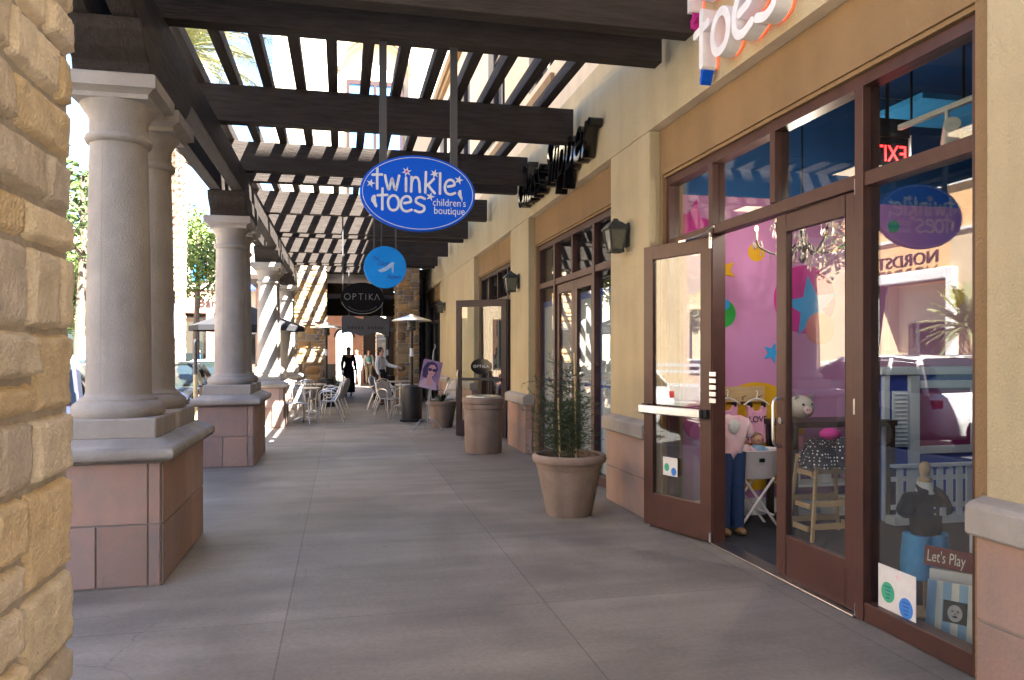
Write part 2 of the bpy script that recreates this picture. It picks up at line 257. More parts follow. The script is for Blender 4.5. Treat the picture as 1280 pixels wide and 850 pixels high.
# ------------------------------------------------------------------ mesh builder
class MB:
    def __init__(s): s.v = []; s.f = []; s.tone = None
    def add(s, vs, fs):
        o = len(s.v); s.v += [tuple(v) for v in vs]; s.f += [tuple(i + o for i in f) for f in fs]; return s
    def box(s, x0, x1, y0, y1, z0, z1):
        if x0 > x1: x0, x1 = x1, x0
        if y0 > y1: y0, y1 = y1, y0
        if z0 > z1: z0, z1 = z1, z0
        return s.add([(x0,y0,z0),(x1,y0,z0),(x1,y1,z0),(x0,y1,z0),(x0,y0,z1),(x1,y0,z1),(x1,y1,z1),(x0,y1,z1)],
                     [(0,3,2,1),(4,5,6,7),(0,1,5,4),(1,2,6,5),(2,3,7,6),(3,0,4,7)])
    def cyl(s, p0, p1, r0, r1=None, n=12, caps=True):
        r1 = r0 if r1 is None else r1
        p0 = Vector(p0); p1 = Vector(p1); d = (p1 - p0)
        if d.length < 1e-7: return s
        d.normalize(); a = d.orthogonal().normalized(); b = d.cross(a)
        vs = []
        for p, r in ((p0, r0), (p1, r1)):
            for i in range(n):
                t = 2 * math.pi * i / n; vs.append(p + (a * math.cos(t) + b * math.sin(t)) * r)
        fs = [(i, (i + 1) % n, n + (i + 1) % n, n + i) for i in range(n)]
        if caps: fs += [tuple(range(n - 1, -1, -1)), tuple(range(n, 2 * n))]
        return s.add(vs, fs)
    def tube(s, pts, r, n=8, closed=False):
        pts = [Vector(p) for p in pts]; m = len(pts)
        rs = r if isinstance(r, (list, tuple)) else [r] * m
        vs = []; up = None
        for i, p in enumerate(pts):
            if closed: d = pts[(i + 1) % m] - pts[i - 1]
            else: d = pts[min(i + 1, m - 1)] - pts[max(i - 1, 0)]
            d.normalize()
            if up is None: a = d.orthogonal().normalized()
            else:
                a = up - d * up.dot(d)
                a = d.orthogonal().normalized() if a.length < 1e-4 else a.normalized()
            up = a; b = d.cross(a)
            for k in range(n):
                t = 2 * math.pi * k / n; vs.append(p + (a * math.cos(t) + b * math.sin(t)) * rs[i])
        fs = []
        for i in range(m if closed else m - 1):
            j = (i + 1) % m
            for k in range(n):
                l = (k + 1) % n; fs.append((i*n+k, i*n+l, j*n+l, j*n+k))
        if not closed: fs += [tuple(range(n - 1, -1, -1)), tuple(range((m-1)*n, m*n))]
        return s.add(vs, fs)
    def lathe(s, prof, c=(0, 0, 0), n=32, squash=(1, 1)):
        vs = []; fs = []; m = len(prof)
        for (r, z) in prof:
            for i in range(n):
                t = 2 * math.pi * i / n
                vs.append((c[0] + r * math.cos(t) * squash[0], c[1] + r * math.sin(t) * squash[1], c[2] + z))
        for j in range(m - 1):
            for i in range(n):
                k = (i + 1) % n; fs.append((j*n+i, j*n+k, (j+1)*n+k, (j+1)*n+i))
        fs.append(tuple(range(n - 1, -1, -1))); fs.append(tuple(range((m-1)*n, m*n)))
        return s.add(vs, fs)
    def prism(s, poly, axis, a0, a1):
        # poly in the two other axes (cyclic order kept: axis x -> (y,z), y -> (x,z), z -> (x,y))
        n = len(poly)
        def P(u, w, a): return {'x': (a, u, w), 'y': (u, a, w), 'z': (u, w, a)}[axis]
        vs = [P(u, w, a0) for u, w in poly] + [P(u, w, a1) for u, w in poly]
        fs = [tuple(range(n - 1, -1, -1)), tuple(range(n, 2 * n))] + [(i, (i+1) % n, n + (i+1) % n, n + i) for i in range(n)]
        return s.add(vs, fs)
    def ball(s, c, r, n=12, sq=(1, 1, 1)):
        prof = []; m = max(6, n // 2 + 1)
        vs = []; fs = []
        for j in range(m + 1):
            ph = math.pi * j / m - math.pi / 2
            for i in range(n):
                t = 2 * math.pi * i / n
                vs.append((c[0] + r*sq[0]*math.cos(ph)*math.cos(t), c[1] + r*sq[1]*math.cos(ph)*math.sin(t), c[2] + r*sq[2]*math.sin(ph)))
        for j in range(m):
            for i in range(n):
                k = (i + 1) % n; fs.append((j*n+i, j*n+k, (j+1)*n+k, (j+1)*n+i))
        return s.add(vs, fs)
    def xf(s, mtx, start=0):
        for i in range(start, len(s.v)): s.v[i] = tuple(mtx @ Vector(s.v[i]))
        return s

def mesh_obj(name, mb, material, parent=None, base=(0, 0, 0), smooth=35, bevel=0, fixn=True):
    me = bpy.data.meshes.new(name)
    b = Vector(base)
    me.from_pydata([tuple(Vector(v) - b) for v in mb.v], [], mb.f)
    bm = bmesh.new(); bm.from_mesh(me)
    bmesh.ops.remove_doubles(bm, verts=bm.verts, dist=1e-6)
    if fixn: bmesh.ops.recalc_face_normals(bm, faces=bm.faces)
    bm.to_mesh(me); bm.free()
    me.materials.append(material)
    if smooth:
        me.shade_smooth(); me.set_sharp_from_angle(angle=R(smooth))
    o = bpy.data.objects.new(name, me); COL.objects.link(o)
    if bevel:
        md = o.modifiers.new('Bevel', 'BEVEL'); md.width = bevel; md.segments = 2; md.limit_method = 'ANGLE'; md.angle_limit = R(40)
    if parent: o.parent = parent
    return o

class Thing:
    def __init__(s, name, label, cat, base=(0, 0, 0), group=None, rz=0):
        s.o = bpy.data.objects.new(name, None); COL.objects.link(s.o); s.o.empty_display_size = 0.1
        s.base = Vector(base); s.o.location = base; s.o.rotation_euler[2] = rz
        s.o['label'] = label; s.o['category'] = cat
        if group: s.o['group'] = group
    def part(s, name, mb, material, parent=None, **kw):
        return mesh_obj(name, mb, material, parent or s.o, s.base, **kw)
    def text(s, name, material, parent=None, **kw):
        return text_obj(name, material, parent or s.o, s.base, **kw)
def single(name, mb, material, label, cat, base, group=None, **kw):
    o = mesh_obj(name, mb, material, None, base, **kw); o.location = base
    o['label'] = label; o['category'] = cat
    if group: o['group'] = group
    return o
def struct(name, mb, material, **kw):
    o = mesh_obj(name, mb, material, **kw); o['kind'] = 'structure'; return o
def dup(o, loc=None, rz=None, label=None, parent=None):
    c = o.copy(); COL.objects.link(c)
    if parent: c.parent = parent
    for ch in list(o.children): dup(ch, parent=c)
    if loc is not None: c.location = loc
    if rz is not None: c.rotation_euler[2] = rz
    if label: c['label'] = label
    return c

# orientation of flat things: facing -Y (towards the camera), -X (shop wall), +X (far facade)
def orient(face):
    return {'-y': Matrix(((1,0,0),(0,0,-1),(0,1,0))), '-x': Matrix(((0,0,-1),(-1,0,0),(0,1,0))),
            '+x': Matrix(((0,0,1),(1,0,0),(0,1,0))), '+y': Matrix(((-1,0,0),(0,0,1),(0,1,0)))}[face].to_4x4()
def place(loc, face): return Matrix.Translation(loc) @ orient(face)
def text_obj(name, material, parent, base, body, size, loc, face='-y', extrude=0.002, shear=0, align='CENTER', mtx=None, sx=1, offset=0, space=1, width=None):
    cu = bpy.data.curves.new(name, 'FONT'); cu.body = body; cu.size = size; cu.extrude = extrude; cu.shear = shear
    cu.align_x = align; cu.align_y = 'CENTER'; cu.offset = offset; cu.space_character = space; cu.resolution_u = 4
    t = bpy.data.objects.new(name, cu); COL.objects.link(t)
    dg = bpy.context.evaluated_depsgraph_get()
    me = bpy.data.meshes.new_from_object(t.evaluated_get(dg), depsgraph=dg)
    bpy.data.objects.remove(t); bpy.data.curves.remove(cu)
    if width:
        xs = [v.co.x for v in me.vertices]; sx = width/(max(xs)-min(xs))
    mm = (mtx if mtx is not None else place(loc, face)) @ Matrix.Diagonal((sx, 1, 1, 1))
    me.transform(Matrix.Translation(-Vector(base)) @ mm)
    me.materials.clear(); me.materials.append(material)
    o = bpy.data.objects.new(name, me); COL.objects.link(o); o.parent = parent
    return o

def catmull(pts, k=5, closed=False):
    if len(pts) < 3: return [Vector(p) for p in pts]
    P = [Vector(p) for p in pts]; out = []; n = len(P)
    for i in range(n if closed else n - 1):
        p0 = P[i-1] if (closed or i > 0) else P[0]*2 - P[1]
        p1 = P[i]; p2 = P[(i+1) % n]
        p3 = P[(i+2) % n] if (closed or i + 2 < n) else P[-1]*2 - P[-2]
        for j in range(k):
            t = j / k
            out.append(0.5*((2*p1) + (p2-p0)*t + (2*p0-5*p1+4*p2-p3)*t*t + (3*p1-p0-3*p2+p3)*t**3))
    if not closed: out.append(P[-1])
    return out
def ribbon(mb, pts, w, z0, z1, closed=False):
    """rounded stroke of width w in local xy, extruded z0..z1"""
    pts = [Vector((p[0], p[1])) for p in pts]; n = len(pts)
    L = []; Rr = []
    for i in range(n):
        if closed: d = pts[(i+1) % n] - pts[i-1]
        else: d = pts[min(i+1, n-1)] - pts[max(i-1, 0)]
        d.normalize(); nn = Vector((-d.y, d.x)); 
        k = 1.0
        if closed or 0 < i < n-1:
            a = (pts[i] - pts[i-1]).normalized(); k = 1 / max(0.5, abs(Vector((-a.y, a.x)).dot(nn)))
        L.append(pts[i] + nn * w/2 * k); Rr.append(pts[i] - nn * w/2 * k)
    if closed:
        vs = []; fs = []
        for i in range(n):
            for q in (L[i], Rr[i]):
                vs += [(q.x, q.y, z0), (q.x, q.y, z1)]
        for i in range(n):
            j = (i+1) % n; a = 4*i; b = 4*j
            fs += [(a+1, b+1, b+3, a+3), (a, a+2, b+2, b), (a, b, b+1, a+1), (a+2, a+3, b+3, b+2)]
        mb.add(vs, fs); return
    def cap(c, frm, sgn):
        a0 = math.atan2(frm.y - c.y, frm.x - c.x); return [c + Vector((math.cos(a0 - math.pi*t/6), math.sin(a0 - math.pi*t/6))) * w/2 for t in range(1, 6)]
    poly = L + cap(pts[-1], L[-1], 1) + Rr[::-1] + cap(pts[0], Rr[0], 1)
    m = len(poly)
    vs = [(p.x, p.y, z0) for p in poly] + [(p.x, p.y, z1) for p in poly]
    fs = [(i, (i+1) % m, m + (i+1) % m, m + i) for i in range(m)]
    # strips for the faces (avoid concave ngons)
    c1 = 5
    nL = n
    iR = lambda i: n + c1 + (n - 1 - i)
    for off, flip in ((0, True), (m, False)):
        for i in range(n-1):
            q = (off+i, off+iR(i), off+iR(i+1), off+i+1); fs.append(q[::-1] if flip else q)
        e = tuple(off + k for k in range(n-1, n + c1 + 1)); fs.append(e)
        s_ = tuple(off + k for k in list(range(n + c1 + n - 1, m)) + [0]); fs.append(s_)
    mb.add(vs, fs)

GL = {
 't': [[(0.38,1.42),(0.36,0.7),(0.36,0.02)], [(0,0.95),(0.36,0.98),(0.74,1.0)]],
 'w': [[(0,0.98),(0.10,0.55),(0.28,0.03),(0.42,0.35),(0.56,0.76),(0.68,0.35),(0.84,0.03),(1.0,0.5),(1.12,1.0)]],
 'i': [[(0,0.92),(0,0.4),(0,0.0)]],
 'n': [[(0.04,1.0),(0.03,0.5),(0,0)], [(0.02,0.55),(0.2,0.93),(0.48,0.98),(0.64,0.7),(0.67,0.35),(0.7,0.0)]],
 'k': [[(0.06,1.42),(0.03,0.7),(0,0)], [(0.70,0.98),(0.38,0.68),(0.06,0.46)], [(0.22,0.55),(0.45,0.28),(0.76,-0.02)]],
 'l': [[(0.02,1.42),(0.01,0.7),(0,0)]],
 'e': [[(0.27,0.53),(0.46,0.56),(0.78,0.66),(0.70,0.92),(0.42,1.0),(0.12,0.82),(0.0,0.45),(0.12,0.10),(0.45,-0.02),(0.84,0.10)]],
 'o': [[(0.42,1.0),(0.10,0.82),(0.0,0.48),(0.12,0.12),(0.42,0.0),(0.72,0.14),(0.84,0.5),(0.72,0.86)]],
 's': [[(0.78,0.90),(0.45,1.0),(0.14,0.90),(0.10,0.66),(0.40,0.50),(0.72,0.36),(0.70,0.10),(0.36,-0.02),(0.0,0.08)]],
}
def glyph(mb, ch, ox, oy, u, w, z0, z1, sx=1.0):
    for q, st in enumerate(GL[ch]):
        cl = ch == 'o'
        pts = [(ox + x*u*sx, oy + y*u) for x, y in st]
        pts = catmull([Vector((*p, 0)) for p in pts], 5, cl)
        ribbon(mb, pts, w, z0, z1 + q*0.0011, cl)
def star_poly(cx, cy, r, n=5, inner=0.42, rot=90):
    return [(cx + (r if k % 2 == 0 else r*inner)*math.cos(R(rot + k*180/n)), cy + (r if k % 2 == 0 else r*inner)*math.sin(R(rot + k*180/n))) for k in range(2*n)]
def star_mb(mb, cx, cy, r, z0, z1, n=5, inner=0.42, rot=90):
    p = star_poly(cx, cy, r, n, inner, rot); m = len(p)
    vs = [(x, y, z0) for x, y in p] + [(x, y, z1) for x, y in p] + [(cx, cy, z0), (cx, cy, z1)]
    fs = [(i, (i+1) % m, m+(i+1) % m, m+i) for i in range(m)] + [(m+i, m+(i+1) % m, 2*m+1) for i in range(m)] + [((i+1) % m, i, 2*m) for i in range(m)]
    mb.add(vs, fs)
def disc_mb(mb, cx, cy, rx, ry, z0, z1, n=48):
    mb.prism([(cx + rx*math.cos(2*math.pi*i/n), cy + ry*math.sin(2*math.pi*i/n)) for i in range(n)], 'z', z0, z1)
FOOT = [(-0.32,0.95),(-0.05,1.0),(0.22,0.8),(0.42,0.35),(0.40,0.0),(0.10,-0.35),(-0.12,-0.75),(-0.38,-1.0),(-0.58,-0.92),(-0.62,-0.6),(-0.42,-0.2),(-0.40,0.3)]

# ------------------------------------------------------------------ stone cladding
PAL = [(1.0,0.94,0.82),(1.02,0.91,0.72),(1.08,1.02,0.94),(0.92,0.88,0.84),(0.84,0.82,0.84),(1.06,0.97,0.84),(1.0,0.87,0.66),(1.02,0.98,0.92),(0.9,0.84,0.77),(1.06,0.99,0.88)]
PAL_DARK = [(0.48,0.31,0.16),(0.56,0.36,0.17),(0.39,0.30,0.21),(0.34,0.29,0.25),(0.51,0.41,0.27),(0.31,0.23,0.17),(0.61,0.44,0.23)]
def courses(w, h, rg):
    out = []; y = 0
    while y < h - 0.02:
        ch_ = min(rg.choice((0.10, 0.13, 0.16, 0.19, 0.23)), h - y); x = 0
        if h - y - ch_ < 0.07: ch_ = h - y
        while x < w - 0.01:
            cw = min(rg.uniform(0.11, 0.34), w - x)
            if w - x - cw < 0.08: cw = w - x
            if ch_ > 0.15 and rg.random() < 0.4:
                c_ = ch_*rg.uniform(.38, .62); out += [(x, x+cw, y, y+c_), (x, x+cw, y+c_, y+ch_)]
            else: out.append((x, x+cw, y, y+ch_))
            x += cw
        y += ch_
    return out
def pack(w, h, cell, rg, wr, hr, top_first=False):
    if wr is None: return courses(w, h, rg)
    nx = max(1, int(w / cell + 0.5)); ny = max(1, int(h / cell + 0.5)); occ = [[False]*nx for _ in range(ny)]
    out = []
    for j in range(ny):
        for i in range(nx):
            if occ[j][i]: continue
            a = rg.randint(*wr); b = rg.randint(*hr)
            a = min(a, nx - i); b = min(b, ny - j)
            while any(occ[j][i+q] for q in range(a)): a -= 1
            if nx - i - a == 1: 
                if not occ[j][i+a]: a += 1
            for jj in range(j, j+b):
                for ii in range(i, i+a): occ[jj][ii] = True
            out.append((i*w/nx, (i+a)*w/nx, j*h/ny, (j+b)*h/ny))
    return out
def cladding(vs, fs, tones, origin, U, V, N, w, h, cell, rg, pal, wr=(2,5), hr=(1,4), res=0.02, depth=0.045, gap=0.010, rough=0.012):
    origin, U, V, N = map(Vector, (origin, U, V, N))
    for (u0, u1, v0, v1) in pack(w, h, cell, rg, wr, hr):
        u0 += gap/2; u1 -= gap/2; v0 += gap/2; v1 -= gap/2
        a = max(3, int((u1-u0)/res)); b = max(3, int((v1-v0)/res))
        tone = pal[rg.randrange(len(pal))]; k = rg.uniform(0.88, 1.1); tone = tuple(c*k for c in tone)
        d = depth * rg.uniform(0.65, 1.15); tu = rg.uniform(-0.12, 0.12); tv = rg.uniform(-0.12, 0.12)
        seed = Vector((rg.uniform(0, 99), rg.uniform(0, 99), rg.uniform(0, 99)))
        o = len(vs); er = min(0.011, 0.2*min(u1-u0, v1-v0)) + 0.003
        for j in range(b+1):
            for i in range(a+1):
                x = u0 + (u1-u0)*i/a; y = v0 + (v1-v0)*j/b
                wob = noise.noise(seed + Vector((x*16, y*16, 0))) * 0.012 + noise.noise(seed + Vector((x*45, y*45, 0))) * 0.004
                e = min(x-u0, u1-x, y-v0, v1-y)
                pr = 1 - (1 - min(1, e/er))**3
                z = d*pr*(1 + tu*(i/a-0.5)*2 + tv*(j/b-0.5)*2)
                z += rough*pr*(noise.fractal(seed + Vector((x*11, y*11, 0)), 0.75, 2.1, 5)) - rough*0.5*pr*abs(noise.noise(seed*2.3 + Vector((x*24, y*15, 3)))) + rough*1.2*pr*max(-0.5, noise.noise(seed*1.7 + Vector((x*3.2, y*3.2, 1))))
                fx = 1 if 0 < i < a else 0; fy = 1 if 0 < j < b else 0
                cx = wob if (i == 0 or i == a) else 0; cy = wob if (j == 0 or j == b) else 0
                cr = 0.25 * er if ((i in (0, a)) and (j in (0, b))) else 0
                x += (cr if i == 0 else -cr); y += (cr if j == 0 else -cr)
                vs.append(origin + U*(x + cx*0.5) + V*(y + cy*0.5) + N*z)
        for j in range(b):
            for i in range(a):
                fs.append((o + j*(a+1)+i, o + j*(a+1)+i+1, o + (j+1)*(a+1)+i+1, o + (j+1)*(a+1)+i)); tones.append(tone)
def clad_obj(name, vs, fs, tones, parent, base, material):
    me = bpy.data.meshes.new(name); b = Vector(base)
    me.from_pydata([tuple(v - b) for v in vs], [], fs)
    at = me.attributes.new('tone', 'FLOAT_COLOR', 'FACE')
    for i, t in enumerate(tones): at.data[i].color = (*t, 1)
    me.shade_smooth(); me.materials.append(material)
    o = bpy.data.objects.new(name, me); COL.objects.link(o); o.parent = parent
    return o
def stone_pier(t, name_part, x0, x1, y0, y1, z0, z1, cell, pal, wr, hr, res, faces, rg, depth=0.04, rough=0.012, parent=None, gap=0.010):
    """stone skin and mortar core as parts of thing t"""
    vs, fs, tn = [], [], []
    H = z1 - z0
    if '+x' in faces: cladding(vs, fs, tn, (x1, y0, z0), (0,1,0), (0,0,1), (1,0,0), y1-y0, H, cell, rg, pal, wr, hr, res, depth, gap, rough)
    if '-x' in faces: cladding(vs, fs, tn, (x0, y1, z0), (0,-1,0), (0,0,1), (-1,0,0), y1-y0, H, cell, rg, pal, wr, hr, res, depth, gap, rough)
    if '-y' in faces: cladding(vs, fs, tn, (x0, y0, z0), (1,0,0), (0,0,1), (0,-1,0), x1-x0, H, cell, rg, pal, wr, hr, res, depth, gap, rough)
    if '+y' in faces: cladding(vs, fs, tn, (x1, y1, z0), (-1,0,0), (0,0,1), (0,1,0), x1-x0, H, cell, rg, pal, wr, hr, res, depth, gap, rough)
    core = t.part(name_part, MB().box(x0, x1, y0, y1, z0, z1), M['mortar'], parent, smooth=0)
    return core, clad_obj('stone_facing', vs, fs, tn, core if parent is None else parent, t.base, M['stone'])
def tiled(t, name, x0, x1, y0, y1, rows, material, ncols, parent=None, split=None, corner=0.0, rg=rng):
    """tile slabs over a grout core: rows = z list; returns one mesh"""
    vs, fs, tn = [], [], []
    g = 0.005; th = 0.012
    def slab(face, a0, a1, z0, z1):
        tone = rg.uniform(0.82, 1.15); hue = rg.uniform(-0.06, 0.06); tone = (tone*(1+hue), tone, tone*(1-hue))
        a0 += g; a1 -= g; z0 += g; z1 -= g
        m = MB()
        if face == '-y': m.box(a0, a1, y0-th, y0, z0, z1)
        if face == '+y': m.box(a0, a1, y1, y1+th, z0, z1)
        if face == '+x': m.box(x1, x1+th, a0, a1, z0, z1)
        if face == '-x': m.box(x0-th, x0, a0, a1, z0, z1)
        o = len(vs)
        for v in m.v: vs.append(Vector(v))
        for f in m.f: fs.append(tuple(i+o for i in f)); tn.append(tone)
    for ri in range(len(rows)-1):
        for face in ('-y', '+y', '+x', '-x'):
            lo, hi = (x0, x1) if face in ('-y', '+y') else (y0, y1)
            n = ncols[0] if face in ('-y', '+y') else ncols[1]
            cuts = [lo]
            if corner and face in ('-y', '+y'):
                hi2 = hi - corner
            else: hi2 = hi
            if ri == 0 or n == 1: nn = n
            else: nn = max(1, n-1)
            cuts += [lo + (hi2-lo)*k/nn for k in range(1, nn)] + [hi2]
            if hi2 != hi: cuts.append(hi)
            for k in range(len(cuts)-1): slab(face, cuts[k], cuts[k+1], rows[ri], rows[ri+1])
    me = bpy.data.meshes.new(name); b = t.base
    me.from_pydata([tuple(v-b) for v in vs], [], fs)
    at = me.attributes.new('tone', 'FLOAT_COLOR', 'FACE')
    for i, c in enumerate(tn): at.data[i].color = (*c, 1)
    me.materials.append(material)
    o = bpy.data.objects.new(name, me); COL.objects.link(o); o.parent = parent or t.o
    md = o.modifiers.new('Bevel', 'BEVEL'); md.width = 0.003; md.segments = 1
    return o

# ================================================================== SETTING
struct('ground', MB().add([(-400,-300,-0.17),(400,-300,-0.17),(400,500,-0.17),(-400,500,-0.17)], [(0,1,2,3)]), M['ground'], smooth=0)
struct('road', MB().add([(-12.5,-80,-0.15),(-2.75,-80,-0.15),(-2.75,58,-0.15),(-12.5,58,-0.15)], [(0,1,2,3)]), M['asphalt'], smooth=0)
struct('cross_road', MB().add([(-60,58,-0.146),(60,58,-0.146),(60,70,-0.146),(-60,70,-0.146)], [(0,1,2,3)]), M['asphalt'], smooth=0)
struct('sidewalk', MB().box(-2.55, 2.98, -2.2, 45, -0.3, 0), M['floor'], smooth=0)
struct('plaza', MB().box(-2.55, 30, -60, -2.2, -0.3, -0.002), M['plaza'], smooth=0)
struct('courtyard_paving', MB().box(2.98, 14, 26.3, 45, -0.3, -0.003), M['floor'], smooth=0)
kb = MB()
kb.box(-2.75, -2.552, -60, 45, -0.3, 0.004)
struct('kerb', kb, M['kerb'], smooth=0, bevel=0.02)
struct('far_sidewalk', MB().box(-22.0, -12.7, -80, 58, -0.3, 0), M['plaza'], smooth=0)
struct('far_kerb', MB().box(-12.698, -12.5, -80, 58, -0.3, 0.004), M['kerb'], smooth=0, bevel=0.02)
lm = MB()
for k in range(30):
    y = -30 + k*3.0
    lm.box(-7.68, -7.56, y, y+1.4, -0.149, -0.145)
struct('lane_markings', lm, M['paint_white'], smooth=0)
lm = MB()
for k in range(14): lm.box(-5.0, -2.78, -8.2 + 5.6*k, -8.1 + 5.6*k, -0.149, -0.145)
struct('parking_markings', lm, M['paint_white'], smooth=0)

WX = 2.70; FX = 2.84
# ------------------------------------------------------------------ pergola columns
def column_pair(y0, label, i):
    # pedestal front at y0, columns at y0+.38 and y0+1.12
    t = Thing('column_pair', label, 'columns', (-1.477, y0 + 0.7, 0), 'column pairs carrying the pergola')
    x0, x1 = -1.82, -1.134; y1 = y0 + 1.46
    ped = t.part('pedestal', MB().box(x0, x1, y0, y1, 0, 0.80), M['grout'], smooth=0)
    tiled(t, 'stone_tiles', x0, x1, y0, y1, [0.004, 0.40, 0.795], M['tile'], (2, 3), parent=ped, corner=0.075, rg=random.Random(30+i))
    m = MB(); o = 0.085   # moulded cap with rounded nose
    prof = [(0, 0.80), (0.035, 0.80), (0.05, 0.812), (0.075, 0.818), (0.09, 0.845), (0.09, 0.875), (0.075, 0.90), (0.03, 0.915), (-0.02, 0.945)]
    vs = []; fs = []
    for d, z in prof: vs += [(x0-d, y0-d, z), (x1+d, y0-d, z), (x1+d, y1+d, z), (x0-d, y1+d, z)]
    for k in range(len(prof)-1):
        for q in range(4): fs.append((4*k+q, 4*k+(q+1) % 4, 4*k+4+(q+1) % 4, 4*k+4+q))
    fs += [(3, 2, 1, 0), tuple(4*(len(prof)-1)+q for q in range(4))]
    m.add(vs, fs); t.part('pedestal_cap', m, M['cast'], smooth=50)
    for yc in (y0 + 0.36, y0 + 1.10):
        cx = -1.477
        m = MB().box(cx-0.30, cx+0.30, yc-0.30, yc+0.30, 0.94, 1.075)
        pl = t.part('plinth', m, M['cast'], smooth=0, bevel=0.012)
        pr = [(0.1860, 1.075), (0.2743, 1.075), (0.2864, 1.095), (0.2902, 1.125), (0.2790, 1.155), (0.2558, 1.175), (0.2437, 1.18), (0.2399, 1.195), (0.2100, 1.215), (0.2030, 1.235),
              (0.1999, 1.6), (0.1943, 2.1), (0.1855, 2.6), (0.1776, 2.88), (0.1802, 2.90),
              (0.1969, 2.905), (0.2074, 2.92), (0.2091, 2.935), (0.1995, 2.955), (0.1811, 2.96), (0.1794, 3.06), (0.1855, 3.07), (0.1881, 3.085), (0.2056, 3.11), (0.2293, 3.145), (0.2363, 3.165), (0.1750, 3.17)]
        m = MB().lathe(pr, (cx, yc, 0), 40)
        shf = t.part('shaft', m, M['cast'], smooth=40)
        for an in (252, 72): t.part('seam', MB().tube([(cx + (r_-0.0012)*math.cos(R(an)), yc + (r_-0.0012)*math.sin(R(an)), z_) for r_, z_ in pr if 1.23 < z_ < 2.905], 0.0022, 4), M['grout'], parent=shf, smooth=0)
        m = MB(); w = 0.238
        lay = [(w, 3.165), (w, 3.195), (w+0.03, 3.215), (w+0.055, 3.225), (w+0.055, 3.305), (w+0.045, 3.315)]
        vs = []; fs = []
        for d, z in lay: vs += [(cx-d, yc-d, z), (cx+d, yc-d, z), (cx+d, yc+d, z), (cx-d, yc+d, z)]
        for k in range(len(lay)-1):
            for q in range(4): fs.append((4*k+q, 4*k+(q+1) % 4, 4*k+4+(q+1) % 4, 4*k+4+q))
        fs += [(3,2,1,0), tuple(4*(len(lay)-1)+q for q in range(4))]
        m.add(vs, fs); t.part('capital', m, M['cast'], smooth=30)
PED = [5.27, 10.54, 15.83, 21.1]
for i, (y, l) in enumerate(zip(PED, ['large shaded grey stone column pair nearest the camera, on a red stone pedestal',
        'second shaded stone column pair along the walkway, on a small red pedestal',
        'third column pair, striped by sunlight through the slats, beside the café tables',
        'farthest sun striped column pair, just before the brown stone pier'])):
    column_pair(y, l, i)

# ------------------------------------------------------------------ pergola
pg = Thing('pergola', 'dark brown timber pergola of heavy cross beams and slats over the walkway', 'pergola', (0.3, 14, 3.3))
def beam_mb(y, w=0.15, x0=-2.12, x1=2.62, z0=3.93, z1=4.32):
    # decorative cut at the street end
    poly = [(x1, z0), (x1, z1), (x0, z1), (x0, z1-0.17), (x0+0.05, z1-0.20), (x0+0.12, z1-0.27), (x0+0.24, z1-0.33), (x0+0.34, z0)]
    return MB().prism(poly, 'y', y-w/2, y+w/2)
BEAMS = [5.42, 6.01, 8.50, 10.72, 11.36, 13.85, 16.0, 16.62, 19.1, 21.25, 21.88]
for y in BEAMS: pg.part('cross_beam', beam_mb(y), M['wood_x'], smooth=0, bevel=0.008)
for xs in (-1.60, -1.33):
    poly = [(23.1, 3.62), (23.1, 3.928), (4.7, 3.928), (4.7, 3.80), (4.8, 3.74), (5.0, 3.66), (5.15, 3.62)]
    pg.part('side_beam', MB().prism(poly, 'x', xs-0.075, xs+0.075), M['wood_y'], smooth=0, bevel=0.008)
for k in range(13):
    x = -1.775 + 0.337*k
    pg.part('slat', MB().box(x-0.05, x+0.05, 5.28, 23.1, 4.323, 4.455), M['wood_y'], smooth=0, bevel=0.006)
for y0 in PED:
    ya, yb = y0 - 0.08, y0 + 1.54
    poly = [(ya+0.22, 3.32), (yb-0.22, 3.32), (yb-0.20, 3.40), (yb-0.10, 3.46), (yb-0.02, 3.54), (yb, 3.618), (ya, 3.618), (ya+0.02, 3.54), (ya+0.10, 3.46), (ya+0.20, 3.40)]
    pg.part('corbel', MB().prism(poly, 'x', -1.70, -1.23), M['wood_y'], smooth=0, bevel=0.01)

# ------------------------------------------------------------------ the row of shops
bd = Thing('shop_building', 'cream stucco row of shops with recessed brown shopfronts along the walkway', 'building', (WX, 8, 0))
REC = [(2.74, 6.40), (7.41, 10.95), (12.16, 15.7), (21.3, 25.1)]
w = MB()
def wallseg(y0, y1, z0, z1, x0=WX, x1=3.0): w.box(x0, x1, y0, y1, z0, z1)
ends = [-4.2] + [v for r in REC for v in r] + [26.2]
for k in range(0, len(ends), 2):
    w = MB(); wallseg(ends[k], ends[k+1], 0.0, 3.5)
    bd.part('pier', w, M['stucco'], smooth=0, bevel=0.012)
# upper floors with window openings
UPW = [(9.4, 10.9), (12.6, 14.1), (16.2, 17.7), (19.8, 21.3)]
up = MB()
up.box(WX, 3.0, -4.2, 9.4, 3.502, 8.9)
ys = [9.4] + [v for p in UPW for v in p] + [26.2]
up.box(WX, 3.0, 9.4, 26.2, 3.502, 5.3); up.box(WX, 3.0, 9.4, 26.2, 7.9, 8.9)
for k in range(1, len(UPW)+1): up.box(WX, 3.0, ys[2*k], ys[2*k+1] if 2*k+1 < len(ys) else 26.2, 5.302, 7.898)
bd.part('upper_wall', up, M['stucco_pale'], smooth=0)
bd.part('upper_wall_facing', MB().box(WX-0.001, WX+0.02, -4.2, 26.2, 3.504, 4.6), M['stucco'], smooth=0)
bd.part('roof', MB().box(3.002, 16, 6.5, 26.2, 8.5, 8.8), M['stucco_pale'], smooth=0)
bd.part('side_wall', MB().box(3.002, 16, 26.0, 26.2, 3.3, 8.49), M['stucco_pale'], smooth=0)
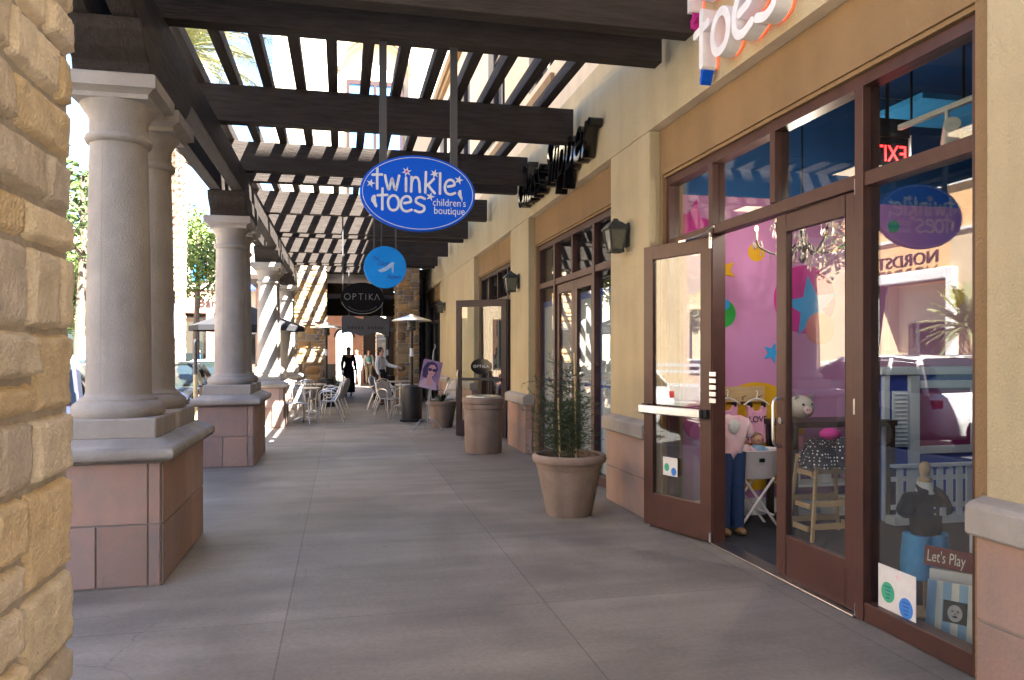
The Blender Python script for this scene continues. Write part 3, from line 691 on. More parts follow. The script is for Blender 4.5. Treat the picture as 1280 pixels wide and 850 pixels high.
bd.part('side_wall', MB().box(3.002, 16, -4.2, -4.0, 0, 8.9), M['stucco'], smooth=0)
m = MB()
for ya, za, zb in ((6.3, 8.902, 10.3), (5.6, 10.302, 11.7), (5.1, 11.702, 13.45), (3.6, 13.452, 15.2)): m.box(WX, 16, -4.2, ya, za, zb)
bd.part('stepped_sun_blocker', m, M['stucco_pale'], smooth=0)  # unseen steps, shaped to keep the sun off the near beams
bd.part('back_wall', MB().box(16.0, 16.2, -4.2, 26.2, 0, 8.9), M['stucco_pale'], smooth=0)
m = MB(); m.box(WX-0.16, WX-0.002, 7.0, 26.2, 8.55, 8.8); m.box(WX-0.10, WX-0.002, 7.0, 26.2, 8.40, 8.548)
bd.part('cornice', m, M['stucco_tan'], smooth=0, bevel=0.01)
bd.part('string_course', MB().box(WX-0.06, WX-0.002, 9.5, 26.2, 4.98, 5.14), M['stucco_tan'], smooth=0, bevel=0.01)
for (a, b) in UPW:
    f = MB()
    f.box(2.80, 2.90, a, a+0.08, 5.3, 7.9); f.box(2.80, 2.90, b-0.08, b, 5.3, 7.9); f.box(2.80, 2.90, a+0.08, b-0.08, 5.3, 5.38); f.box(2.80, 2.90, a+0.08, b-0.08, 7.82, 7.9)
    f.box(2.81, 2.89, (a+b)/2-0.03, (a+b)/2+0.03, 5.38, 7.82); f.box(2.81, 2.89, a+0.08, (a+b)/2-0.03, 6.9, 6.96); f.box(2.81, 2.89, (a+b)/2+0.03, b-0.08, 6.9, 6.96)
    wi = bd.part('upper_window', f, M['frame_dark'], smooth=0)
    bd.part('pane', MB().box(2.845, 2.855, a+0.08, b-0.08, 5.38, 7.82), M['glass_up'], parent=wi, smooth=0)
bd.part('upper_room_back', MB().box(3.4, 3.45, 9.0, 26.0, 4.9, 8.4), M['darkwall'], smooth=0)
# tan recess panels over and beside the shopfronts
SFY = [(2.90, 6.34), (7.50, 10.88), (12.24, 15.62), (21.4, 25.0)]
for (ra, rb), (sa, sb) in zip(REC, SFY):
    m = MB(); m.box(2.80, 2.998, ra+0.002, rb-0.002, 3.09, 3.498)
    m.box(2.80, 2.998, ra+0.002, sa, 0.0, 3.088); m.box(2.80, 2.998, sb, rb-0.002, 0.0, 3.088)
    m.box(2.815, 2.998, sa+0.002, sb-0.002, 3.062, 3.088)
    bd.part('recess_panel', m, M['stucco_tan'], smooth=0)
# stone dado and cap on each pier
PIL = [(-4.2, 2.74), (6.40, 7.41), (10.95, 12.16), (15.7, 17.0), (19.3, 21.3)]
for i, (a, b) in enumerate(PIL):
    d = bd.part('dado', MB().box(2.665, WX-0.001, a, b+0.0, 0, 0.722), M['grout'], smooth=0)
    tiled(bd, 'stone_tiles', 2.665, WX+0.06, a-0.02 if a > 0 else a, b+0.005, [0.004, 0.36, 0.718], M['tile'], (1, 1 if b-a < 2 else 6), parent=d, rg=random.Random(60+i))
    c = MB(); aa = a-0.04 if a > 0 else a; bb = b+0.02
    c.prism([(2.607, 0.735), (2.617, 0.722), (2.79, 0.722), (2.79, 0.885), (2.70, 0.885), (2.63, 0.865), (2.607, 0.845)], 'y', aa, bb)
    bd.part('dado_cap', c, M['cast'], smooth=0, bevel=0.008)
# interior shells
def room(a, b, wall, floor, ceil, depth=6.5, h=3.95, back=None):
    bd.part('interior_floor', MB().box(2.982, 3+depth, a, b, -0.06, 0.004), M[floor], smooth=0)
    bd.part('interior_ceiling', MB().box(3.002, 3+depth, a, b, h, h+0.1), M[ceil], smooth=0)
    return bd.part('interior_wall', MB().box(3+depth, 3.1+depth, a, b, -0.05, h), M[back or wall], smooth=0)
room(1.2, 6.35, 'pinkwall', 'darkfloor', 'bluewall')
room(7.3, 11.2, 'greywall', 'darkfloor', 'darkwall'); room(11.9, 15.9, 'darkwall', 'darkfloor', 'darkwall'); room(21.2, 25.3, 'darkwall', 'darkfloor', 'darkwall')
for y, k in ((7.25, 'greywall'), (11.25, 'greywall'), (11.85, 'darkwall'), (15.95, 'darkwall'), (21.15, 'darkwall'), (25.35, 'darkwall')):
    bd.part('interior_wall', MB().box(3.002, 9.5, y-0.04, y+0.04, -0.05, 3.95), M[k], smooth=0)
bd.part('interior_wall', MB().box(3.002, 9.5, 1.1, 1.19, -0.05, 3.95), M['pinkwall'], smooth=0)
YW = 6.36
pw = bd.part('mural_wall', MB().box(3.002, 9.5, YW, YW+0.08, -0.05, 2.93), M['pinkwall'], smooth=0)
bd.part('interior_wall', MB().box(3.002, 9.5, YW, YW+0.08, 2.932, 3.95), M['bluewall'], smooth=0)
bd.part('interior_wall', MB().box(9.40, 9.49, 1.2, 6.35, 2.9, 3.95), M['bluewall'], smooth=0)
bd.part('skirting', MB().box(3.02, 9.4, YW-0.018, YW-0.001, 0.005, 0.16), M['white'], parent=pw, smooth=0)
LAY = [0]
def mural(name, kind, x, z, r, material, rot=90, n=5, rx=None, inner=0.42):
    LAY[0] += 1; off = 0.0008*LAY[0]
    m = MB()
    if kind == 'disc': disc_mb(m, 0, 0, rx or r, r, 0, 0.0006+off)
    else: star_mb(m, 0, 0, r, 0, 0.0006+off, n, inner, rot)
    m.xf(place((x, YW-0.0005, z), '-y')); bd.part(name, m, M[material], parent=pw, smooth=0)
mural('mural_dot', 'disc', 3.74, 2.43, 0.085, 'm_yellow'); mural('mural_dot', 'disc', 3.40, 1.86, 0.13, 'm_green'); mural('mural_dot', 'disc', 3.42, 1.94, 0.05, 'm_blue')
mural('mural_dot', 'disc', 3.74, 0.73, 0.50, 'm_yellow'); mural('mural_dot', 'disc', 4.24, 2.0, 0.32, 'm_magenta'); mural('mural_star', 'star', 4.31, 1.93, 0.30, 'm_blue', 98)
mural('mural_dot', 'disc', 4.40, 1.73, 0.15, 'm_salmon'); mural('mural_star', 'star', 3.90, 1.50, 0.10, 'm_blue', 70); mural('mural_star', 'star', 3.10, 2.66, 0.24, 'm_magenta', 80)
mural('mural_star', 'star', 3.42, 2.26, 0.12, 'm_yellow', 110); mural('mural_dot', 'disc', 5.89, 2.08, 0.13, 'm_yellow', rx=0.12); mural('mural_dot', 'disc', 5.2, 2.72, 0.06, 'm_green')
mural('mural_dot', 'disc', 3.2, 0.9, 0.2, 'm_magenta'); mural('mural_star', 'star', 4.0, 0.42, 0.14, 'm_blue', 60); mural('mural_dot', 'disc', 6.9, 1.4, 0.4, 'm_magenta')

# --- shopfront frames
def frame_bars(sa, sb, posts, zbar=2.47, ztop=3.06, x0=FX, x1=2.94, sill=None):
    m = MB()
    m.box(x0, x1, sa, sb, ztop-0.07, ztop)                                  # head
    m.box(x0, x1, sa, sa+0.06, 0.006, ztop-0.07); m.box(x0, x1, sb-0.06, sb, 0.006, ztop-0.07)
    m.box(x0+0.004, x1-0.004, sa+0.06, sb-0.06, zbar-0.04, zbar+0.04)       # transom bar
    for (p, wdt, full) in posts:
        m.box(x0-0.006, x1+0.006, p-wdt/2, p+wdt/2, 0.006 if full else zbar+0.04, ztop-0.072)
    if sill:
        for (a, b) in sill: m.box(x0+0.002, x1-0.002, a, b, 0.006, 0.11)
    return m
def pane(parent, a, b, z0, z1, x=2.89): return bd.part('pane', MB().box(x-0.004, x+0.004, a, b, z0, z1), M['glass'], parent=parent, smooth=0)
# boutique front: window | door | open doorway | sidelight
D0, D1, D2 = 3.78, 4.62, 5.46
f1 = bd.part('shopfront', frame_bars(2.90, 6.34, [(3.74, 0.07, True), (5.50, 0.07, True), (4.62, 0.06, False)], sill=[(2.96, 3.705), (5.535, 6.28)]), M['frame'], smooth=0, bevel=0.004)
for a, b in ((2.96, 3.705), (3.775, 4.59), (4.65, 5.465), (5.535, 6.28)): pane(f1, a, b, 2.51, 2.99)
pane(f1, 2.96, 3.705, 0.11, 2.43); pane(f1, 5.535, 6.28, 0.11, 2.43)
bd.part('threshold', MB().box(FX-0.02, 2.95, 3.775, 5.465, 0.001, 0.014), M['steel'], smooth=0, bevel=0.003)

def door(hinge, free, name, material, stile=0.115, top=0.12, bot=0.28, h=2.40, push=False, pull=True, side=1, smat='glass', pull_front=True):
    """door leaf from hinge to free edge; side=+1: its 'front' is left of the hinge->free direction"""
    a = Vector((*hinge, 0)); b = Vector((*free, 0)); L = (b-a).length; ex = (b-a).normalized(); ey = Vector((-ex.y, ex.x, 0))*side
    mt = Matrix((( ex.x, ey.x, 0, a.x), (ex.y, ey.y, 0, a.y), (0, 0, 1, 0.018), (0, 0, 0, 1)))
    t = 0.022
    m = MB(); m.box(0, stile, -t, t, 0, h); m.box(L-stile, L, -t, t, 0, h); m.box(stile, L-stile, -t, t, 0, bot); m.box(stile, L-stile, -t, t, h-top, h)
    d = bd.part(name, m.xf(mt), M[material], smooth=0, bevel=0.004)
    bd.part('pane', MB().box(stile-0.01, L-stile+0.01, -0.004, 0.004, bot-0.01, h-top+0.01).xf(mt), M[smat], parent=d, smooth=0)
    if pull:
        s = t if pull_front else -t; q = 1 if pull_front else -1
        u = L-stile*0.5
        pts = [(u, s-0.002*q, 0.86), (u, s+0.035*q, 0.86), (u, s+0.055*q, 0.88), (u, s+0.06*q, 0.91), (u, s+0.06*q, 1.13), (u, s+0.055*q, 1.16), (u, s+0.035*q, 1.18), (u, s-0.002*q, 1.18)]
        bd.part('pull_handle', MB().tube(pts, 0.0105, 8).xf(mt), M['steel'], parent=d)
    if push:
        m = MB(); m.box(0.06, L-0.01, t+0.035, t+0.075, 0.965, 1.035)
        bd.part('push_bar', m.xf(mt), M['steel'], parent=d, smooth=0, bevel=0.008)
        for m in (MB().box(L-0.085, L-0.012, t, t+0.034, 0.955, 1.045), MB().box(0.02, 0.075, t, t+0.034, 0.965, 1.035)):
            bd.part('bar_bracket', m.xf(mt), M['black'], parent=d, smooth=0, bevel=0.004)
    return d, mt, L
# closed leaf (hinged at the window post)
dr, mt, L = door((2.885, D0), (2.885, D1-0.004), 'door', 'frame', side=1)
bd.part('hinge', MB().box(-0.045, 0.03, 0.022, 0.036, 1.13, 1.22).xf(mt), M['steel'], parent=dr, smooth=0, bevel=0.003)
bd.part('hinge', MB().cyl((0.005, 0.03, 2.38), (0.005, 0.03, 2.47), 0.013).xf(mt), M['steel'], parent=dr)
bd.part('hinge', MB().cyl((0.005, 0.03, -0.01), (0.005, 0.03, 0.06), 0.013).xf(mt), M['steel'], parent=dr)
bd.part('lock', MB().cyl((L-0.06, 0.02, 1.03), (L-0.06, 0.034, 1.03), 0.022).xf(mt), M['steel'], parent=dr)
# open leaf, swung back against the pier
dr, mt, L = door((2.845, 5.475), (2.595, 6.23), 'door', 'frame', side=1, push=True, pull_front=False)
bd.part('closer_arm', MB().tube([(0.30, 0.03, 2.395), (0.10, 0.06, 2.405), (-0.02, 0.10, 2.41), (-0.28, 0.28, 2.41)], 0.009, 6).xf(mt), M['steel'], parent=dr)
bd.part('closer_arm', MB().box(0.26, 0.34, -0.015, 0.045, 2.385, 2.40).xf(mt), M['steel'], parent=dr, smooth=0)
bd.part('hinge', MB().cyl((0.0, 0.03, 2.30), (0.0, 0.03, 2.42), 0.013).xf(mt), M['steel'], parent=dr)
bd.part('hinge', MB().cyl((0.0, 0.03, 0.0), (0.0, 0.03, 0.07), 0.013).xf(mt), M['steel'], parent=dr)
hp = MB()
for k in range(5): hp.box(-0.055, 0.012, 0.02, 0.031, 1.09+0.052*k, 1.125+0.052*k)
bd.part('hinge', hp.xf(mt), M['steel'], parent=dr, smooth=0, bevel=0.002)
bd.part('door_stop', MB().cyl((L-0.05, 0.0, 0), (L-0.05, 0.0, -0.017), 0.018).xf(mt), M['steel'], parent=dr)
# second shop front, doors shut, glass papered and taped from inside
f2 = bd.part('shopfront', frame_bars(7.50, 10.88, [(8.36, 0.07, True), (10.02, 0.07, True), (9.19, 0.06, False)], sill=[(7.56, 8.325), (10.055, 10.82)]), M['frame'], smooth=0, bevel=0.004)
for a, b in ((7.56, 8.325), (8.395, 9.16), (9.22, 9.985), (10.055, 10.82)): pane(f2, a, b, 2.51, 2.99)
pane(f2, 7.56, 8.325, 0.11, 2.43); pane(f2, 10.055, 10.82, 0.11, 2.43)
door((2.885, 8.40), (2.885, 9.186), 'door', 'frame', side=1); door((2.885, 9.98), (2.885, 9.194), 'door', 'frame', side=-1)
for a, b in ((7.58, 8.31), (8.53, 9.07), (9.31, 9.86), (10.07, 10.80)):
    pp = bd.part('window_paper', MB().box(2.910, 2.914, a-0.02, b+0.02, 0.12, 2.22), M['paper'], smooth=0)
    m = MB()
    m.box(2.904, 2.909, a-0.03, b+0.03, 2.16, 2.24); m.box(2.904, 2.909, a-0.03, a+0.02, 0.2, 2.158); m.box(2.904, 2.909, b-0.02, b+0.03, 0.2, 2.158); m.box(2.904, 2.909, a+0.021, b-0.021, 1.1, 1.13)
    bd.part('masking_tape', m, M['tape'], parent=pp, smooth=0)
# third shop front with an open leaf towards the walkway
f3 = bd.part('shopfront', frame_bars(12.24, 15.62, [(13.0, 0.07, True), (14.75, 0.07, True), (13.88, 0.06, False)], sill=[(12.3, 12.965), (14.785, 15.56)]), M['frame_dark'], smooth=0, bevel=0.004)
for a, b in ((12.3, 12.965), (13.035, 13.85), (13.91, 14.715), (14.785, 15.56)): pane(f3, a, b, 2.51, 2.99)
pane(f3, 12.3, 12.965, 0.11, 2.43); pane(f3, 14.785, 15.56, 0.11, 2.43)
door((2.885, 14.71), (2.885, 13.90), 'door', 'frame_dark', side=-1)
d3, mt3, L3 = door((2.82, 12.98), (2.01, 13.52), 'door', 'frame_dark', side=1, stile=0.10, h=2.42, pull_front=False)
bd.part('push_bar', MB().box(0.09, L3-0.10, 0.03, 0.06, 0.99, 1.04).xf(mt3), M['black'], parent=d3, smooth=0)
u = L3-0.05
bd.part('pull_handle', MB().tube([(u, 0.02, 0.86), (u, 0.055, 0.86), (u, 0.07, 0.9), (u, 0.07, 1.13), (u, 0.055, 1.17), (u, 0.02, 1.17)], 0.012, 8).xf(mt3), M['steel'], parent=d3)
m = MB(); disc_mb(m, 0, 0, 0.2, 0.14, 0, 0.004)
ovm = mt3 @ Matrix.Translation((0.5*L3, 0.012, 1.24)) @ Matrix(((-1,0,0,0),(0,0,1,0),(0,1,0,0),(0,0,0,1)))
ov = bd.part('door_decal', m.xf(ovm), M['black_gloss'], parent=d3, smooth=0)
bd.text('decal_lettering', M['pale_ink'], ov, body='OPTIKA', size=0.07, loc=None, mtx=ovm @ Matrix.Translation((0, 0, 0.006)), extrude=0.001, space=1.3)
# fourth shopfront
f4 = bd.part('shopfront', frame_bars(21.4, 25.0, [(22.6, 0.07, True), (23.8, 0.07, True)], sill=[(21.46, 24.94)]), M['frame_dark'], smooth=0, bevel=0.004)
for a, b in ((21.46, 22.565), (22.635, 23.765), (23.835, 24.94)):
    pane(f4, a, b, 2.51, 2.99); pane(f4, a, b, 0.11, 2.43)

# ------------------------------------------------------------------ building over the passage
ab = Thing('arch_building', 'sunlit cream building bridging the walkway on brown ledge stone piers', 'building', (0.4, 23.2, 0))
Y0 = 23.2
m = MB()
AX, AR, AZ = 1.0, 1.0, 9.9      # arched niche
pts = [(AX + AR*math.cos(R(a)), AZ + AR*math.sin(R(a))) for a in range(0, 181, 12)]
poly = [(-1.95, 4.35), (2.69, 4.35), (2.69, 13), (AX, 13)] + []
# wall around the niche built as strips
m.box(-1.95, AX-AR, Y0, Y0+0.3, 4.35, 13); m.box(AX+AR, 2.69, Y0, Y0+0.3, 4.35, 13); m.box(AX-AR, AX+AR, Y0, Y0+0.3, 4.35, 5.4)
vs = []; fs = []
for yy in (Y0, Y0+0.3):
    for (x, z) in pts: vs.append((x, yy, z))
    for (x, z) in pts: vs.append((x, yy, 13))
n = len(pts)
for k in range(n-1):
    fs.append((k, k+1, n+k+1, n+k)); fs.append((2*n+k+1, 2*n+k, 3*n+k, 3*n+k+1)); fs.append((k+1, k, 2*n+k, 2*n+k+1))
m.add(vs, fs)
m.box(-1.95, -1.65, Y0+0.3, 24.5, 4.35, 13); m.box(-1.65, 8, 25.9, 24.5, 4.35, 13); m.box(2.70, 8, Y0, Y0+0.3, 8.92, 13)
ab.part('wall', m, M['stucco_pale'], smooth=0)
ab.part('niche_back', MB().box(AX-AR+0.002, AX+AR-0.002, Y0+0.302, Y0+0.4, 5.4, 11.0), M['stucco_pale'], smooth=0)
m = MB(); arc = [(AX + (AR+0.06)*math.cos(R(a)), Y0-0.02, AZ + (AR+0.06)*math.sin(R(a))) for a in range(0, 181, 10)]
ab.part('niche_moulding', m.tube(arc, 0.05, 6), M['stucco_tan'])
wf = MB()
wa, wb, za, zb = 0.15, 1.85, 5.6, 9.75
wf.box(wa, wb, Y0+0.22, Y0+0.298, zb-0.14, zb); wf.box(wa, wa+0.09, Y0+0.22, Y0+0.298, za, zb-0.14); wf.box(wb-0.09, wb, Y0+0.22, Y0+0.298, za, zb-0.14)
wf.box(AX-0.04, AX+0.04, Y0+0.22, Y0+0.298, za, zb-0.14); wf.box(wa+0.09, AX-0.04, Y0+0.22, Y0+0.298, 7.3, 7.4); wf.box(AX+0.04, wb-0.09, Y0+0.22, Y0+0.298, 7.3, 7.4)
wn = ab.part('window', wf, M['frame_dark'], smooth=0)
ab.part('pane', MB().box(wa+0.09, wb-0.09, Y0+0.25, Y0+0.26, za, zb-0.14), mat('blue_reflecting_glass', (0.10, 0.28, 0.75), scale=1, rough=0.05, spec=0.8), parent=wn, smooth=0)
ab.part('roof', MB().box(-2.1, 8.2, Y0-0.15, 24.65, 13.002, 13.25), M['stucco_tan'], smooth=0)
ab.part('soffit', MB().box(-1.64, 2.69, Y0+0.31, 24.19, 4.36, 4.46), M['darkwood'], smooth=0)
r2 = random.Random(11)
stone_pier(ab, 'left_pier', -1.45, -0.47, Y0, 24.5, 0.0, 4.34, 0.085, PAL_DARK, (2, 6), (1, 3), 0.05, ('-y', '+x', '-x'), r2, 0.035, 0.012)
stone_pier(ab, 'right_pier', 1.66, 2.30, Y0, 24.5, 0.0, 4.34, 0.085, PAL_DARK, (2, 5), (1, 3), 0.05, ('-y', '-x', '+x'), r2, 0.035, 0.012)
hd = MB(); hd.box(-0.43, 1.62, Y0+0.05, Y0+0.3, 3.90, 4.33)
ab.part('header_beam', hd, M['wood_x'], smooth=0, bevel=0.01)
ab.part('header_beam', MB().box(-0.43, 1.62, 24.4, 24.6, 3.35, 3.68), M['wood_x'], smooth=0, bevel=0.01)

# ------------------------------------------------------------------ beyond the passage
pv = Thing('courtyard_pergola', 'low dark timber frame with sunlit beams beyond the passage', 'pergola', (0.5, 28, 0))
pv.part('brown_header', MB().box(-1.6, 3.4, 27.7, 27.95, 2.82, 3.42), M['wood_x'], smooth=0)
for y in (30.2, 31.0): pv.part('cross_beam', MB().box(-1.6, 3.4, y-0.08, y+0.08, 3.50, 3.86), M['wood_x'], smooth=0)
for x in (-1.4, 3.2): pv.part('post', MB().box(x-0.12, x+0.12, 27.72, 27.93, 0, 2.818), M['wood_y'], smooth=0); pv.part('post', MB().box(x-0.1, x+0.1, 30.14, 30.26, 0, 3.498), M['wood_y'], smooth=0); pv.part('post', MB().box(x-0.1, x+0.1, 30.94, 31.06, 0, 3.498), M['wood_y'], smooth=0)
pv.part('passage_shade_roof', MB().box(-1.6, 4.2, 24.7, 29.4, 4.0, 4.2), M['darkwood'], smooth=0)  # roof added to cut light and darken the passage
pv.part('passage_shade_side', MB().box(-1.62, -1.5, 24.7, 29.4, 0, 3.998), M['darkwood'], smooth=0)  # side walls added with the roof to cut light
pv.part('passage_shade_side', MB().box(2.45, 2.57, 24.7, 29.4, 0, 3.998), M['darkwood'], smooth=0)
sp = Thing('stone_pillar', 'brightly sunlit pale stone pillar seen through the dark passage', 'pillar', (1.62, 32.5, 0))
stone_pier(sp, 'pillar', 1.43, 1.81, 32.3, 32.8, 0, 3.3, 0.09, PAL, (2, 4), (1, 2), 0.06, ('-y', '-x'), random.Random(5), 0.03)
pa = Thing('arched_wall', 'pink stucco wall with an arched opening at the far end of the passage', 'wall', (0, 38, 0))
m = MB(); ax, ar, az = 0.13, 0.40, 2.25
m.box(-4, ax-ar, 38, 38.6, 0, 5); m.box(ax+ar, 1.05, 38, 38.6, 0, 5)
pts = [(ax + ar*math.cos(R(a)), az + ar*math.sin(R(a))) for a in range(0, 181, 12)]; n = len(pts); vs = []; fs = []
for yy in (38, 38.6):
    for (x, z) in pts: vs.append((x, yy, z))
    for (x, z) in pts: vs.append((x, yy, 5))
for k in range(n-1): fs += [(k, k+1, n+k+1, n+k), (2*n+k+1, 2*n+k, 3*n+k, 3*n+k+1), (k+1, k, 2*n+k, 2*n+k+1)]
m.add(vs, fs); pa.part('wall', m, M['stucco_pink'], smooth=0)
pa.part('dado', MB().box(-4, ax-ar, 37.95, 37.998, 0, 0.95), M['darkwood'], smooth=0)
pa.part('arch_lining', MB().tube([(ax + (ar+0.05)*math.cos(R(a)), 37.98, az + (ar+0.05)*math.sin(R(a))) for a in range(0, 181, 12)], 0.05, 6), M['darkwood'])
dk = Thing('dark_arcade', 'dark brown arcade at the end of the passage, its roof added for shade', 'building', (3, 36, 0))
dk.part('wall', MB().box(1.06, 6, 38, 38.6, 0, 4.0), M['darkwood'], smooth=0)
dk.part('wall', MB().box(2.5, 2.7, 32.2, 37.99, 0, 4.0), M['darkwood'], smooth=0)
dk.part('roof', MB().box(-4, 6, 33.4, 38.6, 4.6, 4.8), M['darkwood'], smooth=0)  # roof added to put the arched wall in shade
q = MB()
for k in range(14): q.box(0.98, 1.04, 37.90, 37.995, 0.5+0.165*k, 0.58+0.165*k)
dk.part('painted_lit_quoins', q, M['stucco_pale'], smooth=0)  # sunlit quoin edges painted as pale blocks

# ================================================================== NEAR STONE PIER (left foreground)
npier = Thing('stone_pier', 'pale gold ledge stone pier filling the left edge in the foreground', 'pier', (-1.2, 1.4, 0))
stone_pier(npier, 'mortar_core', -1.75, -0.672, 0.75, 2.10, 0.0, 4.24, 0.055, PAL, None, None, 0.010, ('+x', '+y', '-y'), random.Random(21), 0.024, 0.007, gap=0.015)

# ================================================================== SIGNS
def hang_rods(t, xs, y, z0, z1, w, d):
    for x in xs: t.part('hanger_bar', MB().box(x-w/2, x+w/2, y-d/2, y+d/2, z0, z1), M['iron'], smooth=0)
sg = Thing('hanging_sign', 'oval royal blue shop sign with white rounded lettering and stars', 'sign', (0.589, 6.01, 2.46), 'signs hanging from the pergola')
cx, cy, cz = 0.589, 6.01, 2.752; A, B = 0.452, 0.298
hang_rods(sg, (0.315, 0.872), cy, 2.93, 3.93, 0.058, 0.02)
m = MB(); disc_mb(m, 0, 0, A, B, -0.025, 0.025, 72)
pl = sg.part('sign_panel', m.xf(place((cx, cy, cz), '-y')), M['sign_blue'], smooth=30, bevel=0.004)
k = 0.000885
for side, sy in (('-y', -0.0262), ('+y', 0.0262)):
    mt = place((cx, cy + sy, cz), side); Z0, Z1 = -0.001, 0.0012
    m = MB()
    ribbon(m, [(A*0.955*math.cos(2*math.pi*i/96), B*0.94*math.sin(2*math.pi*i/96)) for i in range(96)], 0.0045, Z0, Z1, True)
    def q(px, py): return ((px-597)*k, (415-py)*k)
    U = 128*k; W = 0.0195
    for ch, x in zip('twinkle', (196, 304, 487, 532, 657, 788, 832)):
        gx, gy = q(x, 392 + (x-196)*0.028); glyph(m, ch, gx, gy, U, W, Z0, Z1, 0.86)
    for ch, x in zip('toes', (240, 330, 442, 565)):
        gx, gy = q(x, 572 + (x-240)*0.02); glyph(m, ch, gx, gy, U*1.02, W, Z0, Z1, 0.86)
    for (x, y, r, n) in ((180, 345, 40, 5), (492, 228, 46, 6), (740, 235, 42, 6), (958, 280, 42, 5), (702, 440, 42, 5)):
        gx, gy = q(x, y); star_mb(m, gx, gy, r*k, Z0+0.0016, Z1+0.0016, n, 0.38, 75)
    for (x, y, s, fl) in ((205, 500, 0.052, -1), (966, 412, 0.042, -1)):
        gx, gy = q(x, y); m.prism([(gx - fl*a*s*0.9*-1, gy + b*s*0.95) for a, b in FOOT], 'z', Z0, Z1)
    lt = sg.part('lettering', m.xf(mt), M['sign_white'], smooth=0)
    m = MB(); gx, gy = q(492, 228); disc_mb(m, gx, gy, 12*k, 12*k, 0.0015, 0.0045, 16); sg.part('star_dot', m.xf(mt), M['m_magenta'], parent=lt, smooth=0)
    gx, gy = q(873, 490); sg.text('small_lettering', M['sign_white'], lt, body="children's", size=0.082, loc=None, mtx=mt @ Matrix.Translation((gx, gy, 0)), extrude=0.0012, width=0.262)
    gx, gy = q(873, 562); sg.text('small_lettering', M['sign_white'], lt, body='boutique', size=0.082, loc=None, mtx=mt @ Matrix.Translation((gx, gy, 0)), extrude=0.0012, width=0.243)

sr = Thing('hanging_sign', 'round sky blue shop sign with a pale high heeled shoe', 'sign', (0.592, 10.72, 2.40), 'signs hanging from the pergola')
cx, cy, cz = 0.592, 10.72, 2.69; r = 0.292
hang_rods(sr, (0.44, 0.74), cy, 2.92, 3.93, 0.022, 0.02)
m = MB(); disc_mb(m, 0, 0, r, r, -0.03, 0.03, 64); pl = sr.part('sign_panel', m.xf(place((cx, cy, cz), '-y')), M['sign_sky'], smooth=30, bevel=0.004)
for side, sy in (('-y', -0.0312), ('+y', 0.0312)):
    mt = place((cx, cy+sy, cz), side)
    shoe = [(-0.10,-0.045),(-0.06,-0.075),(0.0,-0.06),(0.045,-0.03),(0.085,0.0),(0.095,-0.075),(0.112,-0.075),(0.118,0.03),(0.13,0.06),(0.10,0.075),(0.06,0.05),(0.0,0.0),(-0.05,-0.02)]
    m = MB(); m.prism(shoe, 'z', -0.001, 0.0015); sh = sr.part('shoe_motif', m.xf(mt), M['shoe_ink'], smooth=0)
    for body, dx, dy, wd in (('The', -0.14, 0.115, 0.09), ('Glass', -0.04, 0.05, 0.16), ('Slipper', 0.11, -0.13, 0.2)):
        sr.text('lettering', M['navy'], sh, body=body, size=0.085, loc=None, mtx=mt @ Matrix.Translation((dx, dy, 0)), extrude=0.001, shear=0.45, width=wd)

so = Thing('hanging_sign', 'black oval shop sign with thin silver capitals', 'sign', (0.362, 13.85, 2.18), 'signs hanging from the pergola')
cx, cy, cz = 0.362, 13.85, 2.47; A, B = 0.385, 0.285
hang_rods(so, (0.02, 0.70), cy, 2.60, 3.93, 0.025, 0.02)
m = MB(); disc_mb(m, 0, 0, A, B, -0.03, 0.03, 64); so.part('sign_panel', m.xf(place((cx, cy, cz), '-y')), M['matte_black'], smooth=30, bevel=0.006)
for side, sy in (('-y', -0.0312), ('+y', 0.0312)):
    mt = place((cx, cy+sy, cz), side)
    # drawn letters O P T I K A
    m = MB(); Wd = 0.0075; hh = 0.105
    def L(x, strokes):
        for qi, st in enumerate(strokes): ribbon(m, [(x + a*hh, 0.03 + b*hh - hh/2) for a, b in st], Wd, -0.001, 0.001 + 0.0006*qi)
    ribbon(m, [(-0.262 + 0.052*math.cos(2*math.pi*i/24), 0.03 + 0.052*math.sin(2*math.pi*i/24)) for i in range(24)], Wd, -0.001, 0.001, True)
    L(-0.165, [[(0,0),(0,1)], [(0,1),(0.35,0.97),(0.5,0.77),(0.35,0.55),(0,0.5)]])
    L(-0.065, [[(0.35,0),(0.35,1)], [(0,1),(0.72,1)]]); L(0.06, [[(0,0),(0,1)]]); L(0.12, [[(0,0),(0,1)], [(0.55,1),(0.05,0.5),(0.6,0)]]); L(0.215, [[(0,0),(0.4,1),(0.8,0)]])
    lt = so.part('lettering', m.xf(mt), M['dim_ink'], smooth=0)
    m = MB()
    for a in range(-50, 51, 4):
        if a in (-18, -14, 14, 18): continue
        x = A*0.82*math.sin(R(a)); y = -B*0.80*math.cos(R(a)); m.box(x-0.008, x+0.008, y-0.007, y+0.007, -0.001, 0.001)
    for a in (-16, 16):
        x = A*0.82*math.sin(R(a)); y = -B*0.80*math.cos(R(a)); disc_mb(m, x, y, 0.011, 0.011, -0.001, 0.001, 10)
    so.part('rim_marks', m.xf(mt), M['iron'], parent=lt, smooth=0)
    m = MB(); ribbon(m, [(A*0.965*math.cos(R(a)), B*0.965*math.sin(R(a))) for a in range(195, 346, 5)], 0.007, -0.001, 0.001); so.part('rim_line', m.xf(mt), M['dim_ink'], parent=lt, smooth=0)

